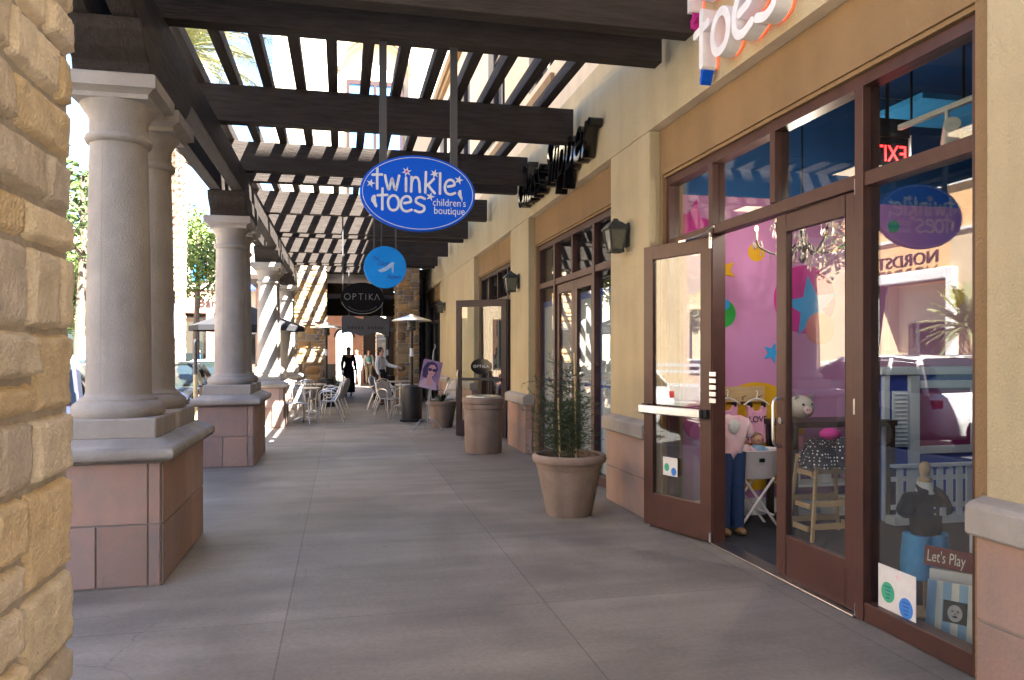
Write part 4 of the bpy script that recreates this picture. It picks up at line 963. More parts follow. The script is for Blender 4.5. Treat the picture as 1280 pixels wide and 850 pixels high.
sb = Thing('hanging_sign', 'wavy charcoal banner shaped sign, farthest of the hanging signs', 'sign', (0.66, 21.88, 2.0), 'signs hanging from the pergola')
pts = []
for i in range(21):
    x = -0.66 + 1.32*i/20; pts.append((x, 0.24 + 0.05*math.sin(i*0.55)))
for i in range(20, -1, -1):
    x = -0.66 + 1.32*i/20; pts.append((x, -0.24 + 0.05*math.sin(i*0.55)))
sp_ = sb.part('sign_panel', MB().prism(pts, 'z', -0.025, 0.025).xf(place((0.66, 21.88, 2.27), '-y')), M['iron'], smooth=0)
hang_rods(sb, (0.2, 1.12), 21.88, 2.45, 3.93, 0.03, 0.02)
m = MB()
for i in range(11):
    if i == 5: continue
    m.box(-0.46+0.092*i-0.03, -0.46+0.092*i+0.03, -0.10, -0.03, 0, 0.003)
sb.part('faint_marks', m.xf(place((0.66, 21.854, 2.27), '-y')), M['black'], parent=sp_, smooth=0)

# channel letters on the wall over the boutique and over its neighbour
wl = Thing('wall_lettering', 'white rounded channel letters with a red glow over the boutique door', 'sign letters', (2.62, 4.7, 3.6))
m = MB(); h = MB(); U = 0.27; W = 0.062
x = 0
def ln(txt, xs, y0):
    for ch, xx in zip(txt, xs):
        glyph(m, ch, xx, y0, U, W, -0.055, 0.055); glyph(h, ch, xx, y0, U, W*0.55, -0.075, -0.072)
ln('toes', (0.0, 0.27, 0.57, 0.86), 0.0)
ln('twinkle', (-0.22, 0.03, 0.43, 0.56, 0.86, 1.18, 1.30), 0.50)
mt = place((2.62, 5.22, 3.60), '-x')
lt = wl.part('channel_letters', m.xf(mt), M['white_plain'], smooth=30)
wl.part('glow_strip', h.xf(mt), M['halo'], smooth=0)
m = MB(); star_mb(m, -0.10, 0.40, 0.075, -0.05, 0.03, 5, 0.4, 80); wl.part('star', m.xf(mt), M['m_magenta'], smooth=0)
m = MB(); m.prism([(0.07 + a*0.07, -0.03 + b*0.09) for a, b in FOOT], 'z', -0.05, 0.03); wl.part('foot', m.xf(mt), M['sign_blue'], smooth=0)
m = MB()
for (px, py) in ((0.10, 0.15), (0.42, 0.12), (0.72, 0.12), (1.0, 0.1)): m.cyl((px, py, -0.078), (px, py, -0.05), 0.012, n=8)
wl.part('standoff', m.xf(mt), M['black'], parent=lt)
w2 = Thing('wall_lettering', 'black slanted script letters on the wall over the papered shopfront', 'sign letters', (2.62, 9.3, 3.8))
w2.text('channel_letters', M['black_gloss'], body='Glass Slipper', size=0.80, loc=(2.615, 9.38, 3.86), face='-x', extrude=0.07, shear=0.45, width=3.35)

# ================================================================== WALL LANTERNS
def lantern(y, z, label, x=WX):
    t = Thing('wall_lantern', label, 'lantern', (x, y, z), 'bronze lanterns on the shop piers')
    t.part('back_plate', MB().box(x-0.02, x-0.001, y-0.05, y+0.05, z-0.10, z+0.13), M['bronze'], smooth=0, bevel=0.005)
    cx = x-0.13
    t.part('arm', MB().tube([(x-0.015, y, z+0.03), (x-0.06, y, z+0.01), (cx, y, z-0.135), ], 0.012, 6), M['bronze'])
    def ring(w, zz): return [(cx-w, y-w, zz), (cx+w, y-w, zz), (cx+w, y+w, zz), (cx-w, y+w, zz)]
    m = MB(); vs = ring(0.055, z-0.13) + ring(0.085, z+0.06)
    m.add(vs, [(3,2,1,0), (4,5,6,7)] + [(q, (q+1) % 4, 4+(q+1) % 4, 4+q) for q in range(4)]); t.part('glass_body', m, M['lamp_glass'], smooth=0)
    m = MB()
    for q in range(4):
        a = Vector(ring(0.057, z-0.13)[q]); b = Vector(ring(0.088, z+0.06)[q]); m.tube([a, b], 0.009, 6)
    m.box(cx-0.068, cx+0.068, y-0.068, y+0.068, z-0.155, z-0.128)
    t.part('cage', m, M['bronze'], smooth=0)
    m = MB(); L_ = [ring(0.105, z+0.06), ring(0.108, z+0.075), ring(0.085, z+0.10), ring(0.05, z+0.135), ring(0.03, z+0.145), ring(0.018, z+0.17)]
    vs = [v for r_ in L_ for v in r_]; fs = [(3,2,1,0)]
    for k2 in range(len(L_)-1):
        for q in range(4): fs.append((4*k2+q, 4*k2+(q+1) % 4, 4*k2+4+(q+1) % 4, 4*k2+4+q))
    fs.append(tuple(4*(len(L_)-1)+q for q in range(4))); m.add(vs, fs); t.part('roof_cap', m, M['bronze'], smooth=0)
lantern(6.92, 2.62, 'bronze wall lantern on the pier beside the open boutique door')
lantern(11.55, 2.60, 'bronze wall lantern on the pier behind the round lidless bin')
lantern(20.2, 2.72, 'small bronze wall lantern on the far pier beyond the poster easel')

# ================================================================== PLANTERS
def pot(t, c, prof, soil_z, soil_r, n=48):
    t.part('pot', MB().lathe(prof, c, n), M['terracotta'], smooth=40)
    t.part('soil', MB().lathe([(soil_r, soil_z-0.03), (soil_r, soil_z), (0.01, soil_z+0.02)], c, n), M['soil'])
big = Thing('planter', 'large tapered sandy planter with a wispy staked shrub by the papered shopfront', 'planter', (2.07, 6.80, 0))
pp = [(0.02, 0), (0.205, 0), (0.215, 0.02), (0.295, 0.42), (0.30, 0.435), (0.305, 0.44), (0.315, 0.485), (0.335, 0.49), (0.345, 0.505), (0.346, 0.545), (0.335, 0.56), (0.315, 0.565), (0.295, 0.555), (0.285, 0.50), (0.27, 0.40), (0.02, 0.39)]
pot(big, (2.07, 6.80, 0), pp, 0.50, 0.29)
stw = random.Random(4); tw = MB(); nd = MB()
for k in range(17):
    a = stw.uniform(0, 6.28); r0 = stw.uniform(0, 0.14); p = Vector((2.07 + r0*math.cos(a), 6.80 + r0*math.sin(a), 0.49))
    d = Vector((math.cos(a)*stw.uniform(0.02, 0.30), math.sin(a)*stw.uniform(0.02, 0.30), 1)).normalized(); L_ = stw.uniform(0.42, 0.95); pts = [p]
    for j in range(10):
        d = (d + Vector((stw.uniform(-.12, .12), stw.uniform(-.12, .12), .06))).normalized(); pts.append(pts[-1] + d*L_/10)
    tw.tube(pts, [0.0038*(1-0.08*j) for j in range(11)], 5)
    for j in range(2, 11):
        for s_ in range(4):
            az = stw.uniform(0, 6.28); dd = Vector((math.cos(az), math.sin(az), stw.uniform(-.15, .55))).normalized(); q = [pts[j]]; L2 = stw.uniform(0.08, 0.30)*(1.2-0.06*j)
            for z_ in range(4): dd = (dd + Vector((stw.uniform(-.5, .5), stw.uniform(-.5, .5), stw.uniform(-.3, .35)))).normalized(); q.append(q[-1] + dd*L2/4)
            tw.tube(q, [0.002, 0.0018, 0.0015, 0.0012, 0.0008], 3)
            for z_ in range(1, 5):
                for _ in range(4):
                    e = (dd + Vector((stw.uniform(-1.2, 1.2), stw.uniform(-1.2, 1.2), stw.uniform(-.5, .8)))).normalized()*stw.uniform(0.02, 0.055); sd_ = e.orthogonal().normalized()*0.0028
                    nd.add([q[z_]-sd_, q[z_]+sd_, q[z_]+e], [(0, 1, 2)])
big.part('stems', tw, M['twig']); big.part('foliage', nd, M['twig'], smooth=0, fixn=False)
for dx, dy, h_ in ((-0.10, -0.05, 1.08), (0.07, 0.0, 1.50)):
    big.part('bamboo_stake', MB().tube([(2.07+dx, 6.80+dy, 0.42), (2.07+dx-0.02, 6.80+dy, h_)], 0.008, 6), M['bamboo'])
bn = Thing('litter_bin', 'tall round sandy litter bin with steel rim standing before the open dark door', 'bin', (2.09, 11.3, 0))
bp_ = [(0.02, 0), (0.265, 0), (0.275, 0.02), (0.285, 0.40), (0.292, 0.66), (0.305, 0.668), (0.308, 0.70), (0.302, 0.735), (0.318, 0.745), (0.327, 0.78), (0.322, 0.815), (0.30, 0.83), (0.26, 0.832), (0.24, 0.80), (0.22, 0.5), (0.02, 0.48)]
bn.part('body', MB().lathe(bp_, (2.09, 11.3, 0), 48), M['terracotta'], smooth=40)
bn.part('steel_rim', MB().lathe([(0.225, 0.82), (0.262, 0.833), (0.262, 0.85), (0.20, 0.86), (0.13, 0.855), (0.13, 0.82)], (2.09, 11.3, 0), 40), M['steel'])
ag = Thing('planter', 'small flared planter with spiky dark leaves beyond the open dark door', 'planter', (1.98, 15.3, 0))
pot(ag, (1.98, 15.3, 0), [(0.02, 0), (0.20, 0), (0.21, 0.02), (0.285, 0.44), (0.31, 0.45), (0.325, 0.48), (0.32, 0.52), (0.29, 0.53), (0.27, 0.44), (0.02, 0.42)], 0.48, 0.27)
m = MB()
for k in range(26):
    a = k*2.4; e = R(rng.uniform(15, 75)); L_ = rng.uniform(0.20, 0.36); d = Vector((math.cos(a)*math.cos(e), math.sin(a)*math.cos(e), math.sin(e))); s_ = Vector((-math.sin(a), math.cos(a), 0))
    b0 = Vector((1.98, 15.3, 0.49)) + d*0.03; up_ = s_.cross(d)*0.006
    m.add([b0-s_*0.018, b0+s_*0.018, b0+d*L_*0.5+s_*0.022-Vector((0, 0, 0.01)), b0+d*L_*0.5-s_*0.022-Vector((0, 0, 0.01)), b0+d*L_-Vector((0, 0, 0.05)), b0+d*L_*0.5+up_], [(0, 1, 5), (1, 2, 5), (2, 4, 5), (4, 3, 5), (3, 0, 5)])
ag.part('leaves', m, M['leaf_agave'], smooth=0, fixn=False)
fp = Thing('planter', 'dark shrub in a low black pot at the foot of the left stone pier', 'planter', (-0.2, 23.9, 0))
fp.part('pot', MB().lathe([(0.02, 0), (0.15, 0), (0.20, 0.32), (0.18, 0.33), (0.17, 0.28), (0.02, 0.27)], (-0.2, 23.9, 0), 24), M['black'])
def leaf_cloud(m, c, rad, n, size, rg, sq=1.0):
    for _ in range(n):
        while True:
            p = Vector((rg.uniform(-1, 1), rg.uniform(-1, 1), rg.uniform(-1, 1)))
            if 0.15 < p.length < 1: break
        p = Vector((p.x*rad, p.y*rad, p.z*rad*sq)) + Vector(c)
        d = Vector((rg.uniform(-1, 1), rg.uniform(-1, 1), rg.uniform(-.8, .5))).normalized(); s_ = d.orthogonal().normalized(); s_.rotate(Matrix.Rotation(rg.uniform(0, 6.28), 3, d)); L_ = size*rg.uniform(0.6, 1.3)
        n_ = d.cross(s_)*L_*0.12
        m.add([p, p+d*L_*0.5+s_*L_*0.28+n_, p+d*L_, p+d*L_*0.5-s_*L_*0.28+n_], [(0, 1, 2), (0, 2, 3)])
m = MB(); leaf_cloud(m, (-0.2, 23.9, 0.52), 0.26, 260, 0.09, rng); fp.part('foliage', m, M['leaf'], smooth=0, fixn=False)

# ================================================================== CAFE FURNITURE
def make_chair(label):
    t = Thing('cafe_chair', label, 'chair', (0, 0, 0), 'aluminium chairs around the café tables')
    # front = -y
    t.part('seat', MB().prism([(0.22*math.cos(R(a)), 0.21*math.sin(R(a))) for a in range(0, 360, 15)], 'z', 0.435, 0.455), M['alu_grey'], bevel=0.006)
    back = [(-0.225, 0.10, 0.45), (-0.235, 0.20, 0.60), (-0.215, 0.255, 0.76), (-0.14, 0.285, 0.86), (0, 0.295, 0.895), (0.14, 0.285, 0.86), (0.215, 0.255, 0.76), (0.235, 0.20, 0.60), (0.225, 0.10, 0.45)]
    t.part('back_hoop', MB().tube(catmull(back, 4), 0.0125, 8), M['alu'])
    m = MB()
    for k in range(-5, 6):
        x = k*0.036; zt = 0.885 - 0.9*x*x*3.0; m.tube([(x, 0.155, 0.455), (x, 0.222, 0.62), (x*0.95, 0.285, zt-0.02)], 0.0155, 4)
    t.part('backrest', m, M['alu_grey'])
    for s_ in (-1, 1):
        t.part('armrest', MB().tube(catmull([(0.235*s_, 0.19, 0.60), (0.27*s_, 0.05, 0.665), (0.27*s_, -0.12, 0.665), (0.255*s_, -0.19, 0.62), (0.235*s_, -0.19, 0.45)], 4), 0.0125, 8), M['alu'])
        t.part('leg', MB().tube([(0.225*s_, -0.17, 0.45), (0.245*s_, -0.235, 0.0)], 0.0125, 8), M['alu'])
        t.part('leg', MB().tube([(0.21*s_, 0.13, 0.45), (0.235*s_, 0.30, 0.0)], 0.0125, 8), M['alu'])
    m = MB().tube([(-0.235, -0.19, 0.44), (0.235, -0.19, 0.44)], 0.011, 6); m.tube([(-0.215, 0.14, 0.44), (0.215, 0.14, 0.44)], 0.011, 6)
    t.part('seat_rail', m, M['alu']); return t
def make_table(label):
    t = Thing('cafe_table', label, 'table', (0, 0, 0), 'round aluminium café tables')
    t.part('table_top', MB().lathe([(0.30, 0.705), (0.35, 0.705), (0.355, 0.715), (0.355, 0.73), (0.34, 0.735), (0.01, 0.735)], (0, 0, 0), 40), M['alu'])
    t.part('pedestal', MB().lathe([(0.09, 0.03), (0.035, 0.06), (0.03, 0.10), (0.03, 0.69), (0.06, 0.704)], (0, 0, 0), 20), M['alu'])
    m = MB()
    for k in range(4):
        a = R(45+90*k); m.tube([(0.03*math.cos(a), 0.03*math.sin(a), 0.09), (0.18*math.cos(a), 0.18*math.sin(a), 0.05), (0.30*math.cos(a), 0.30*math.sin(a), 0.012)], 0.018, 8)
    t.part('foot', m, M['alu']); return t
TB = [((-0.80, 17.3), 'aluminium table beside the third column pair, loaded with chairs around it'), ((-0.72, 19.3), 'aluminium table on the left, behind the nearer sunlit one'),
      ((1.62, 18.6), 'aluminium table behind the patio heater on the right'), ((1.55, 20.8), 'aluminium table farthest along on the right, before the stone pier')]
t0 = make_table(TB[0][1]); t0.o.location = (*TB[0][0], 0)
for (p, l) in TB[1:]: dup(t0.o, (*p, 0), 0, l)
CH = [((-0.28, 17.05), 95, 'chair on the left group turned side on, nearest the walkway'), ((-0.95, 16.62), 195, 'sunlit chair at the corner of the third pedestal'),
      ((-0.80, 18.05), 5, 'chair between the two left café tables, back to the pier'), ((-0.14, 18.35), 70, 'grey backed chair facing the left tables, standing out into the walkway'),
      ((-0.22, 19.6), 100, 'chair at the rear left table, partly behind another chair back'), ((-1.3, 19.3), 270, 'chair on the street side of the rear left table'), ((-1.32, 17.75), 250, 'bright chair on the street side of the near left table'),
      ((1.10, 17.75), 215, 'chair on the right nearest the camera, its back to the walkway'), ((1.08, 18.85), 262, 'chair on the right tucked just behind the nearest right chair'),
      ((1.02, 20.3), 245, 'chair on the right in front of the waiter'), ((2.28, 17.2), 120, 'chair against the shop wall, half hidden by the poster easel'), ((1.05, 21.3), 285, 'farthest chair on the right beside the stone pier')]
c0 = make_chair(CH[0][2]); c0.o.location = (*CH[0][0], 0); c0.o.rotation_euler[2] = R(CH[0][1]-180)
for (p, a, l) in CH[1:]: dup(c0.o, (*p, 0), R(a-180), l)
def make_heater(label):
    t = Thing('patio_heater', label, 'heater', (0, 0, 0), 'standing patio heaters')
    t.part('tank_housing', MB().lathe([(0.25, 0.0), (0.26, 0.02), (0.26, 0.05), (0.225, 0.06), (0.225, 0.74), (0.215, 0.77), (0.06, 0.80)], (0, 0, 0), 32), M['black'])
    t.part('pole', MB().cyl((0, 0, 0.78), (0, 0, 2.0), 0.038, n=16), M['black'])
    t.part('label_sleeve', MB().cyl((0, 0, 1.42), (0, 0, 1.60), 0.041, n=16), M['sign_white'])
    t.part('burner', MB().lathe([(0.05, 1.98), (0.10, 2.0), (0.11, 2.04), (0.09, 2.06), (0.095, 2.20), (0.11, 2.22)], (0, 0, 0), 20), M['iron'])
    t.part('reflector', MB().lathe([(0.43, 2.19), (0.435, 2.20), (0.40, 2.225), (0.20, 2.285), (0.06, 2.325), (0.04, 2.345), (0.02, 2.35), (0.02, 2.335), (0.19, 2.265), (0.40, 2.205)], (0, 0, 0), 40), M['alu'])
    t.part('finial', MB().cyl((0, 0, 2.345), (0, 0, 2.40), 0.006, n=6), M['black']); return t
h0 = make_heater('black patio heater with steel hood beside the poster easel'); h0.o.location = (1.50, 16.75, 0)
dup(h0.o, (-0.42, 21.9, 0), 0.4, 'black patio heater behind the left café tables, before the pier')
dup(h0.o, (1.42, 24.3, 0), 0.9, 'patio heater inside the passage, mostly hidden by the right stone pier')

# poster on easel
ez = Thing('poster_easel', 'metal easel holding a violet poster of a woman in sunglasses', 'easel', (1.62, 14.6, 0))
eb = Matrix.Translation((1.62, 14.6, 0)) @ Matrix.Rotation(R(4), 4, 'Y')
m = MB(); m.tube([(-0.02, 0, 0.03), (0.0, 0.10, 0.55), (0.02, 0.16, 1.55)], 0.012, 6); m.tube(catmull([(-0.30, -0.12, 0.0), (-0.16, -0.02, 0.20), (-0.02, 0.0, 0.18), (0.13, -0.02, 0.20), (0.28, -0.12, 0.0)], 4), 0.012, 6)
m.tube([(0.02, 0.16, 1.45), (0.0, 0.55, 0.0)], 0.011, 6); m.tube(catmull([(0.02, 0.16, 1.55), (0.05, 0.16, 1.62), (0.03, 0.16, 1.68)], 3), 0.009, 6)
ez.part('stand', m.xf(eb), M['alu_grey'])
pm = eb @ Matrix.Translation((-0.02, 0.055, 1.08)) @ Matrix.Rotation(R(-6), 4, 'X') @ Matrix.Rotation(R(9), 4, 'Y') @ orient('-y') @ Matrix.Scale(0.90, 4)
po = ez.part('poster_board', MB().box(-0.205, 0.205, -0.31, 0.31, -0.008, 0.008).xf(pm), M['violet'], smooth=0)
def flat(name, poly, z, material, mt, t, parent): 
    m = MB(); m.prism(poly, 'z', 0.0075, 0.0082+z); return t.part(name, m.xf(mt), material, parent=parent, smooth=0)
def ell(cx, cy, a, b, n=24, rot=0): return [(cx + a*math.cos(2*math.pi*i/n)*math.cos(rot) - b*math.sin(2*math.pi*i/n)*math.sin(rot), cy + a*math.cos(2*math.pi*i/n)*math.sin(rot) + b*math.sin(2*math.pi*i/n)*math.cos(rot)) for i in range(n)]
flat('printed_hair', [(-0.17,-0.08),(-0.19,0.10),(-0.13,0.24),(-0.02,0.285),(0.09,0.25),(0.13,0.14),(0.10,0.02),(0.02,-0.10)], 0.001, M['poster_hair'], pm, ez, po)
flat('printed_shoulders', [(-0.203,-0.305),(-0.19,-0.18),(-0.08,-0.09),(0.05,-0.09),(0.15,-0.16),(0.19,-0.305)], 0.002, M['poster_lace'], pm, ez, po)
flat('printed_neck', [(-0.055,-0.20),(-0.07,-0.02),(0.04,-0.02),(0.065,-0.20),(0.0,-0.27)], 0.003, M['poster_skin'], pm, ez, po)
flat('printed_face', [(-0.085,0.12),(-0.05,0.20),(0.03,0.22),(0.085,0.17),(0.095,0.08),(0.07,-0.01),(0.01,-0.055),(-0.05,-0.01)], 0.004, M['poster_skin'], pm, ez, po)
for cx_ in (-0.035, 0.06): flat('printed_sunglasses', ell(cx_, 0.105, 0.045, 0.034, 18, 0.12), 0.005 + 0.0006*(cx_ > 0), M['poster_hair'], pm, ez, po)
flat('printed_lips', ell(0.02, 0.012, 0.02, 0.008, 12), 0.005, M['m_magenta'], pm, ez, po)

# ================================================================== PEOPLE
def skin_mesh(name, verts, edges, radii, material, parent, root=0, sub=2, fold=0.0):
    me = bpy.data.meshes.new(name); me.from_pydata(verts, edges, [])
    o = bpy.data.objects.new(name, me); COL.objects.link(o)
    md = o.modifiers.new('Skin', 'SKIN'); md.use_smooth_shade = True
    for i, d in enumerate(me.skin_vertices[0].data):
        r_ = radii[i]; d.radius = r_ if isinstance(r_, tuple) else (r_, r_); d.use_root = (i == root)
    s_ = o.modifiers.new('Sub', 'SUBSURF'); s_.levels = sub; s_.render_levels = sub
    dg = bpy.context.evaluated_depsgraph_get()
    m2 = bpy.data.meshes.new_from_object(o.evaluated_get(dg), depsgraph=dg)
    bpy.data.objects.remove(o); bpy.data.meshes.remove(me)
    if fold:
        for v_ in m2.vertices:
            c_ = v_.co; v_.co = c_ + v_.normal*fold*(noise.noise(Vector((c_.x*17, c_.y*17, c_.z*9))) + 0.6*noise.noise(Vector((c_.x*34, c_.y*34, c_.z*16))))
    m2.materials.clear(); m2.materials.append(material); m2.shade_smooth()
    o = bpy.data.objects.new(name, m2); COL.objects.link(o); o.parent = parent
    return o
def person(label, loc, rz, top, bottom, hair, H=1.68, stride=0.0, arms=(0.05, 0.05), reach=None, dress=None, vest=None, hair_len=0.12, elbow=0.15):
    """front is local -y; stride = half step; arms = forward swing of right / left hand"""
    t = Thing('person', label, 'person', loc, None, R(rz)); s = H/1.70
    V = []; E_ = []; Rr = []
    def v(x, y, z, r, par=None):
        V.append((x*s, y*s, z*s)); Rr.append(tuple(c*s for c in r) if isinstance(r, tuple) else r*s)
        if par is not None: E_.append((par, len(V)-1))
        return len(V)-1
    pel = v(0, 0, 0.93, (0.13, 0.10)); wa = v(0, 0.005, 1.08, (0.115, 0.085), pel); ch = v(0, 0.01, 1.28, (0.14, 0.10), wa); nk = v(0, 0.005, 1.43, 0.055, ch); hd0 = v(0, -0.01, 1.50, 0.055, nk)
    hd = v(0, -0.02, 1.56, (0.074, 0.088), hd0); h2 = v(0, -0.015, 1.63, (0.07, 0.085), hd); h3 = v(0, -0.01, 1.685, 0.04, h2)
    nose = v(0, -0.098, 1.555, 0.010, hd)
    J = {}
    for sd, sw in ((-1, arms[0]), (1, arms[1])):
        sh = v(0.165*sd, 0.01, 1.385, 0.055, ch)
        if reach and reach[0] == sd:
            el = v(0.24*sd, -0.12, 1.17, 0.042, sh); wr = v(*reach[1], 0.028, el); dirh = (Vector(V[wr]) - Vector(V[el])).normalized()
        else:
            el = v(0.22*sd, 0.02 - sw*0.5, 1.11, 0.042, sh); wr = v(0.23*sd, -sw - elbow*0.5, 0.88, 0.028, el); dirh = (Vector(V[wr]) - Vector(V[el])).normalized()
        w = Vector(V[wr])/s; side = Vector((-sd, 0.3, 0)).normalized()
        pa_ = v(*(w + dirh*0.06), (0.032, 0.018), wr)
        ff = dirh.cross(side).normalized()
        for q in range(4):
            b0 = w + dirh*0.10 + ff*(q-1.5)*0.02; ln_ = (0.065, 0.078, 0.072, 0.055)[q]
            f1_ = v(*b0, 0.0095, pa_); f2_ = v(*(b0 + dirh*ln_*0.55 + side*0.012), 0.0085, f1_); v(*(b0 + dirh*ln_*0.9 + side*0.035), 0.0075, f2_)
        th_ = v(*(w + dirh*0.055 - ff*0.038 + side*0.01), 0.010, pa_); v(*(w + dirh*0.10 - ff*0.052 + side*0.02), 0.0085, th_)
        J[sd] = (sh, el, wr)
    for sd, st in ((-1, stride), (1, -stride)):
        hp_ = v(0.09*sd, 0, 0.88, 0.088, pel); kn = v(0.095*sd, -st*0.5 - 0.02, 0.49, 0.058, hp_); an = v(0.10*sd, -st + (0.02 if st > 0 else 0.06), 0.085 + (0.03 if st < 0 else 0), 0.038, kn)
        he = v(0.10*sd, -st + 0.05, 0.045, 0.035, an); v(0.105*sd, -st - 0.11, 0.028, (0.042, 0.026), an)
        J['L%d' % sd] = (hp_, kn, an)
    skin_mesh('body', V, E_, Rr, M['skin'], t.o)
    def sub(idx_edges, grow, name, material):
        ids = sorted({i for e in idx_edges for i in e}, key=lambda i: i); mp_ = {i: k for k, i in enumerate(ids)}
        rr = [tuple(c + grow for c in Rr[i]) if isinstance(Rr[i], tuple) else Rr[i] + grow for i in ids]
        return skin_mesh(name, [V[i] for i in ids], [(mp_[a], mp_[b]) for a, b in idx_edges], rr, material, t.o, fold=0.006)
    te = [(pel, wa), (wa, ch)]
    for sd in (-1, 1): te += [(ch, J[sd][0]), (J[sd][0], J[sd][1]), (J[sd][1], J[sd][2])]
    sub(te, 0.017, 'shirt', top)
    le = []
    for sd in (-1, 1): hp_, kn, an = J['L%d' % sd]; le += [(pel, hp_), (hp_, kn), (kn, an)]
    sub(le, 0.022, 'trousers', bottom)
    if dress:
        m = MB(); rings = [(1.05, 0.15, 0.12, 0), (0.9, 0.19, 0.15, 0), (0.6, 0.21, 0.19, -0.01), (0.3, 0.225, 0.22, -0.01), (0.14, 0.22, 0.22, -0.01)]
        vs = []; n = 20
        for z, a, b, y in rings:
            for i in range(n):
                th_ = 2*math.pi*i/n; k_ = 1 + 0.05*math.sin(5*th_)*(1.05-z); vs.append((a*k_*math.cos(th_)*s, (y + b*k_*math.sin(th_))*s, z*s))
        m.add(vs, [(j*n+i, j*n+(i+1) % n, (j+1)*n+(i+1) % n, (j+1)*n+i) for j in range(len(rings)-1) for i in range(n)])
        mesh_obj('skirt', m, dress, t.o)
    if vest:
        m = MB(); m.ball((0, -0.02*s, 1.22*s), 0.16*s, 16, (0.9, 0.72, 1.15)); mesh_obj('vest_front', m, vest, t.o)
    m = MB(); m.ball((0, 0.012*s, 1.615*s), 0.094*s, 16, (0.92, 1.0, 1.02)); m.ball((0, 0.055*s, (1.56-hair_len*0.4)*s), 0.075*s, 12, (1.0, 0.6, 0.8+hair_len*3))
    mesh_obj('hair', m, hair, t.o)
    m = MB()
    for sd in (-1, 1): m.ball((0.03*sd*s, -0.098*s, 1.578*s), 0.010*s, 8)
    mesh_obj('eyes', m, M['black'], t.o); m = MB(); m.ball((0, -0.098*s, 1.515*s), 0.02*s, 8, (1, 0.3, 0.3)); mesh_obj('mouth', m, M['m_salmon'], t.o)
    m = MB()
    for sd in (-1, 1):
        ax_ = J['L%d' % sd][2]; p = Vector(V[ax_]); m.ball((p.x, p.y-0.05*s, 0.035*s), 0.05*s, 10, (0.9, 2.4, 0.7))
    mesh_obj('shoes', m, M['black'], t.o)
    return t
person('person in a long black outfit walking towards the camera down the passage', (0.24, 27.0, 0), 4, M['blackcloth'], M['blackcloth'], M['hair'], 1.70, 0.16, (0.05, 0.08), dress=M['blackcloth'], hair_len=0.14)
person('person in pale pink top and white trousers walking behind the one in black', (0.66, 35.0, 0), -10, M['palepink'], M['whitecloth'], M['hair_tan'], 1.62, 0.14, (0.10, -0.05), hair_len=0.2)
person('person in white jacket, teal shirt and khaki trousers at the back of the passage', (1.27, 37.2, 0), 15, M['whitecloth'], M['khaki'], M['hair'], 1.66, 0.05, (0.04, 0.04), vest=M['teal'])
person('waiter in white shirt and black apron reaching out beside the right pier', (1.10, 22.3, 0), 60, M['whitecloth'], M['blackcloth'], M['hair'], 1.66, 0.03, (0.0, 0.05), reach=(1, (0.20, -0.47, 1.10)), dress=M['blackcloth'])
person('tiny person in blue shirt crossing far down the sunny street', (-8.6, 50, 0), 90, M['sign_sky'], M['khaki'], M['hair'], 1.7, 0.18)

# ================================================================== BOUTIQUE INTERIOR
def T(name, label, cat, base, group=None): return Thing(name, label, cat, base, group)
# chandelier
cc = Vector((3.50, 5.28, 2.36)); ch = T('chandelier', 'lit crystal chandelier hanging inside the boutique doorway', 'chandelier', cc)
m = MB(); m.tube([cc + Vector((0, 0, 0.14)), cc + Vector((0, 0, 1.58))], 0.007, 6)
ch.part('chain', m, M['black'])
ch.part('hub', MB().lathe([(0.01, -0.16), (0.03, -0.13), (0.02, -0.08), (0.05, -0.03), (0.02, 0.05), (0.03, 0.12), (0.01, 0.16)], cc, 16), M['steel'])
drops = MB(); dr_ = random.Random(3)
def crystal(p, l, w): drops.add([(p[0], p[1], p[2]), (p[0]+w, p[1], p[2]-l*.65), (p[0], p[1]+w, p[2]-l*.65), (p[0]-w, p[1], p[2]-l*.65), (p[0], p[1]-w, p[2]-l*.65), (p[0], p[1], p[2]-l)], [(0,1,2),(0,2,3),(0,3,4),(0,4,1),(5,2,1),(5,3,2),(5,4,3),(5,1,4)])
for k in range(8):
    a = R(45*k+10); d = Vector((math.cos(a), math.sin(a), 0)); r_ = 0.34 if k % 2 else 0.26; zt = 0.04 if k % 2 else 0.14
    pts = catmull([cc + d*0.03, cc + d*r_*0.45 + Vector((0, 0, -0.09)), cc + d*r_*0.9 + Vector((0, 0, -0.05+zt*0.5)), cc + d*r_ + Vector((0, 0, zt))], 4)
    am = ch.part('arm', MB().tube(pts, 0.008, 6), M['bronze']); e = cc + d*r_ + Vector((0, 0, zt))
    ch.part('candle', MB().cyl(e, e + Vector((0, 0, 0.07)), 0.010, n=8), M['cream'], parent=am)
    m = MB(); m.ball(e + Vector((0, 0, 0.088)), 0.013, 8, (1, 1, 1.7)); ch.part('bulb', m, M['flame'], parent=am)
    for q in range(7):
        an = dr_.uniform(0, 6.28); p = e + Vector((0.045*math.cos(an), 0.045*math.sin(an), -0.005)); crystal(p, dr_.uniform(0.04, 0.085), 0.010)
    for q in range(5):
        p = pts[2+2*q % 9] if 2+2*q < len(pts) else pts[-2]; crystal(p, dr_.uniform(0.04, 0.07), 0.009)
for q in range(40):
    a = dr_.uniform(0, 6.28); r_ = dr_.uniform(0.03, 0.2); crystal(cc + Vector((r_*math.cos(a), r_*math.sin(a), dr_.uniform(-0.16, 0.02))), dr_.uniform(0.04, 0.09), 0.010)
ch.part('crystal_drops', drops, M['crystal'], smooth=0)['kind'] = 'stuff'
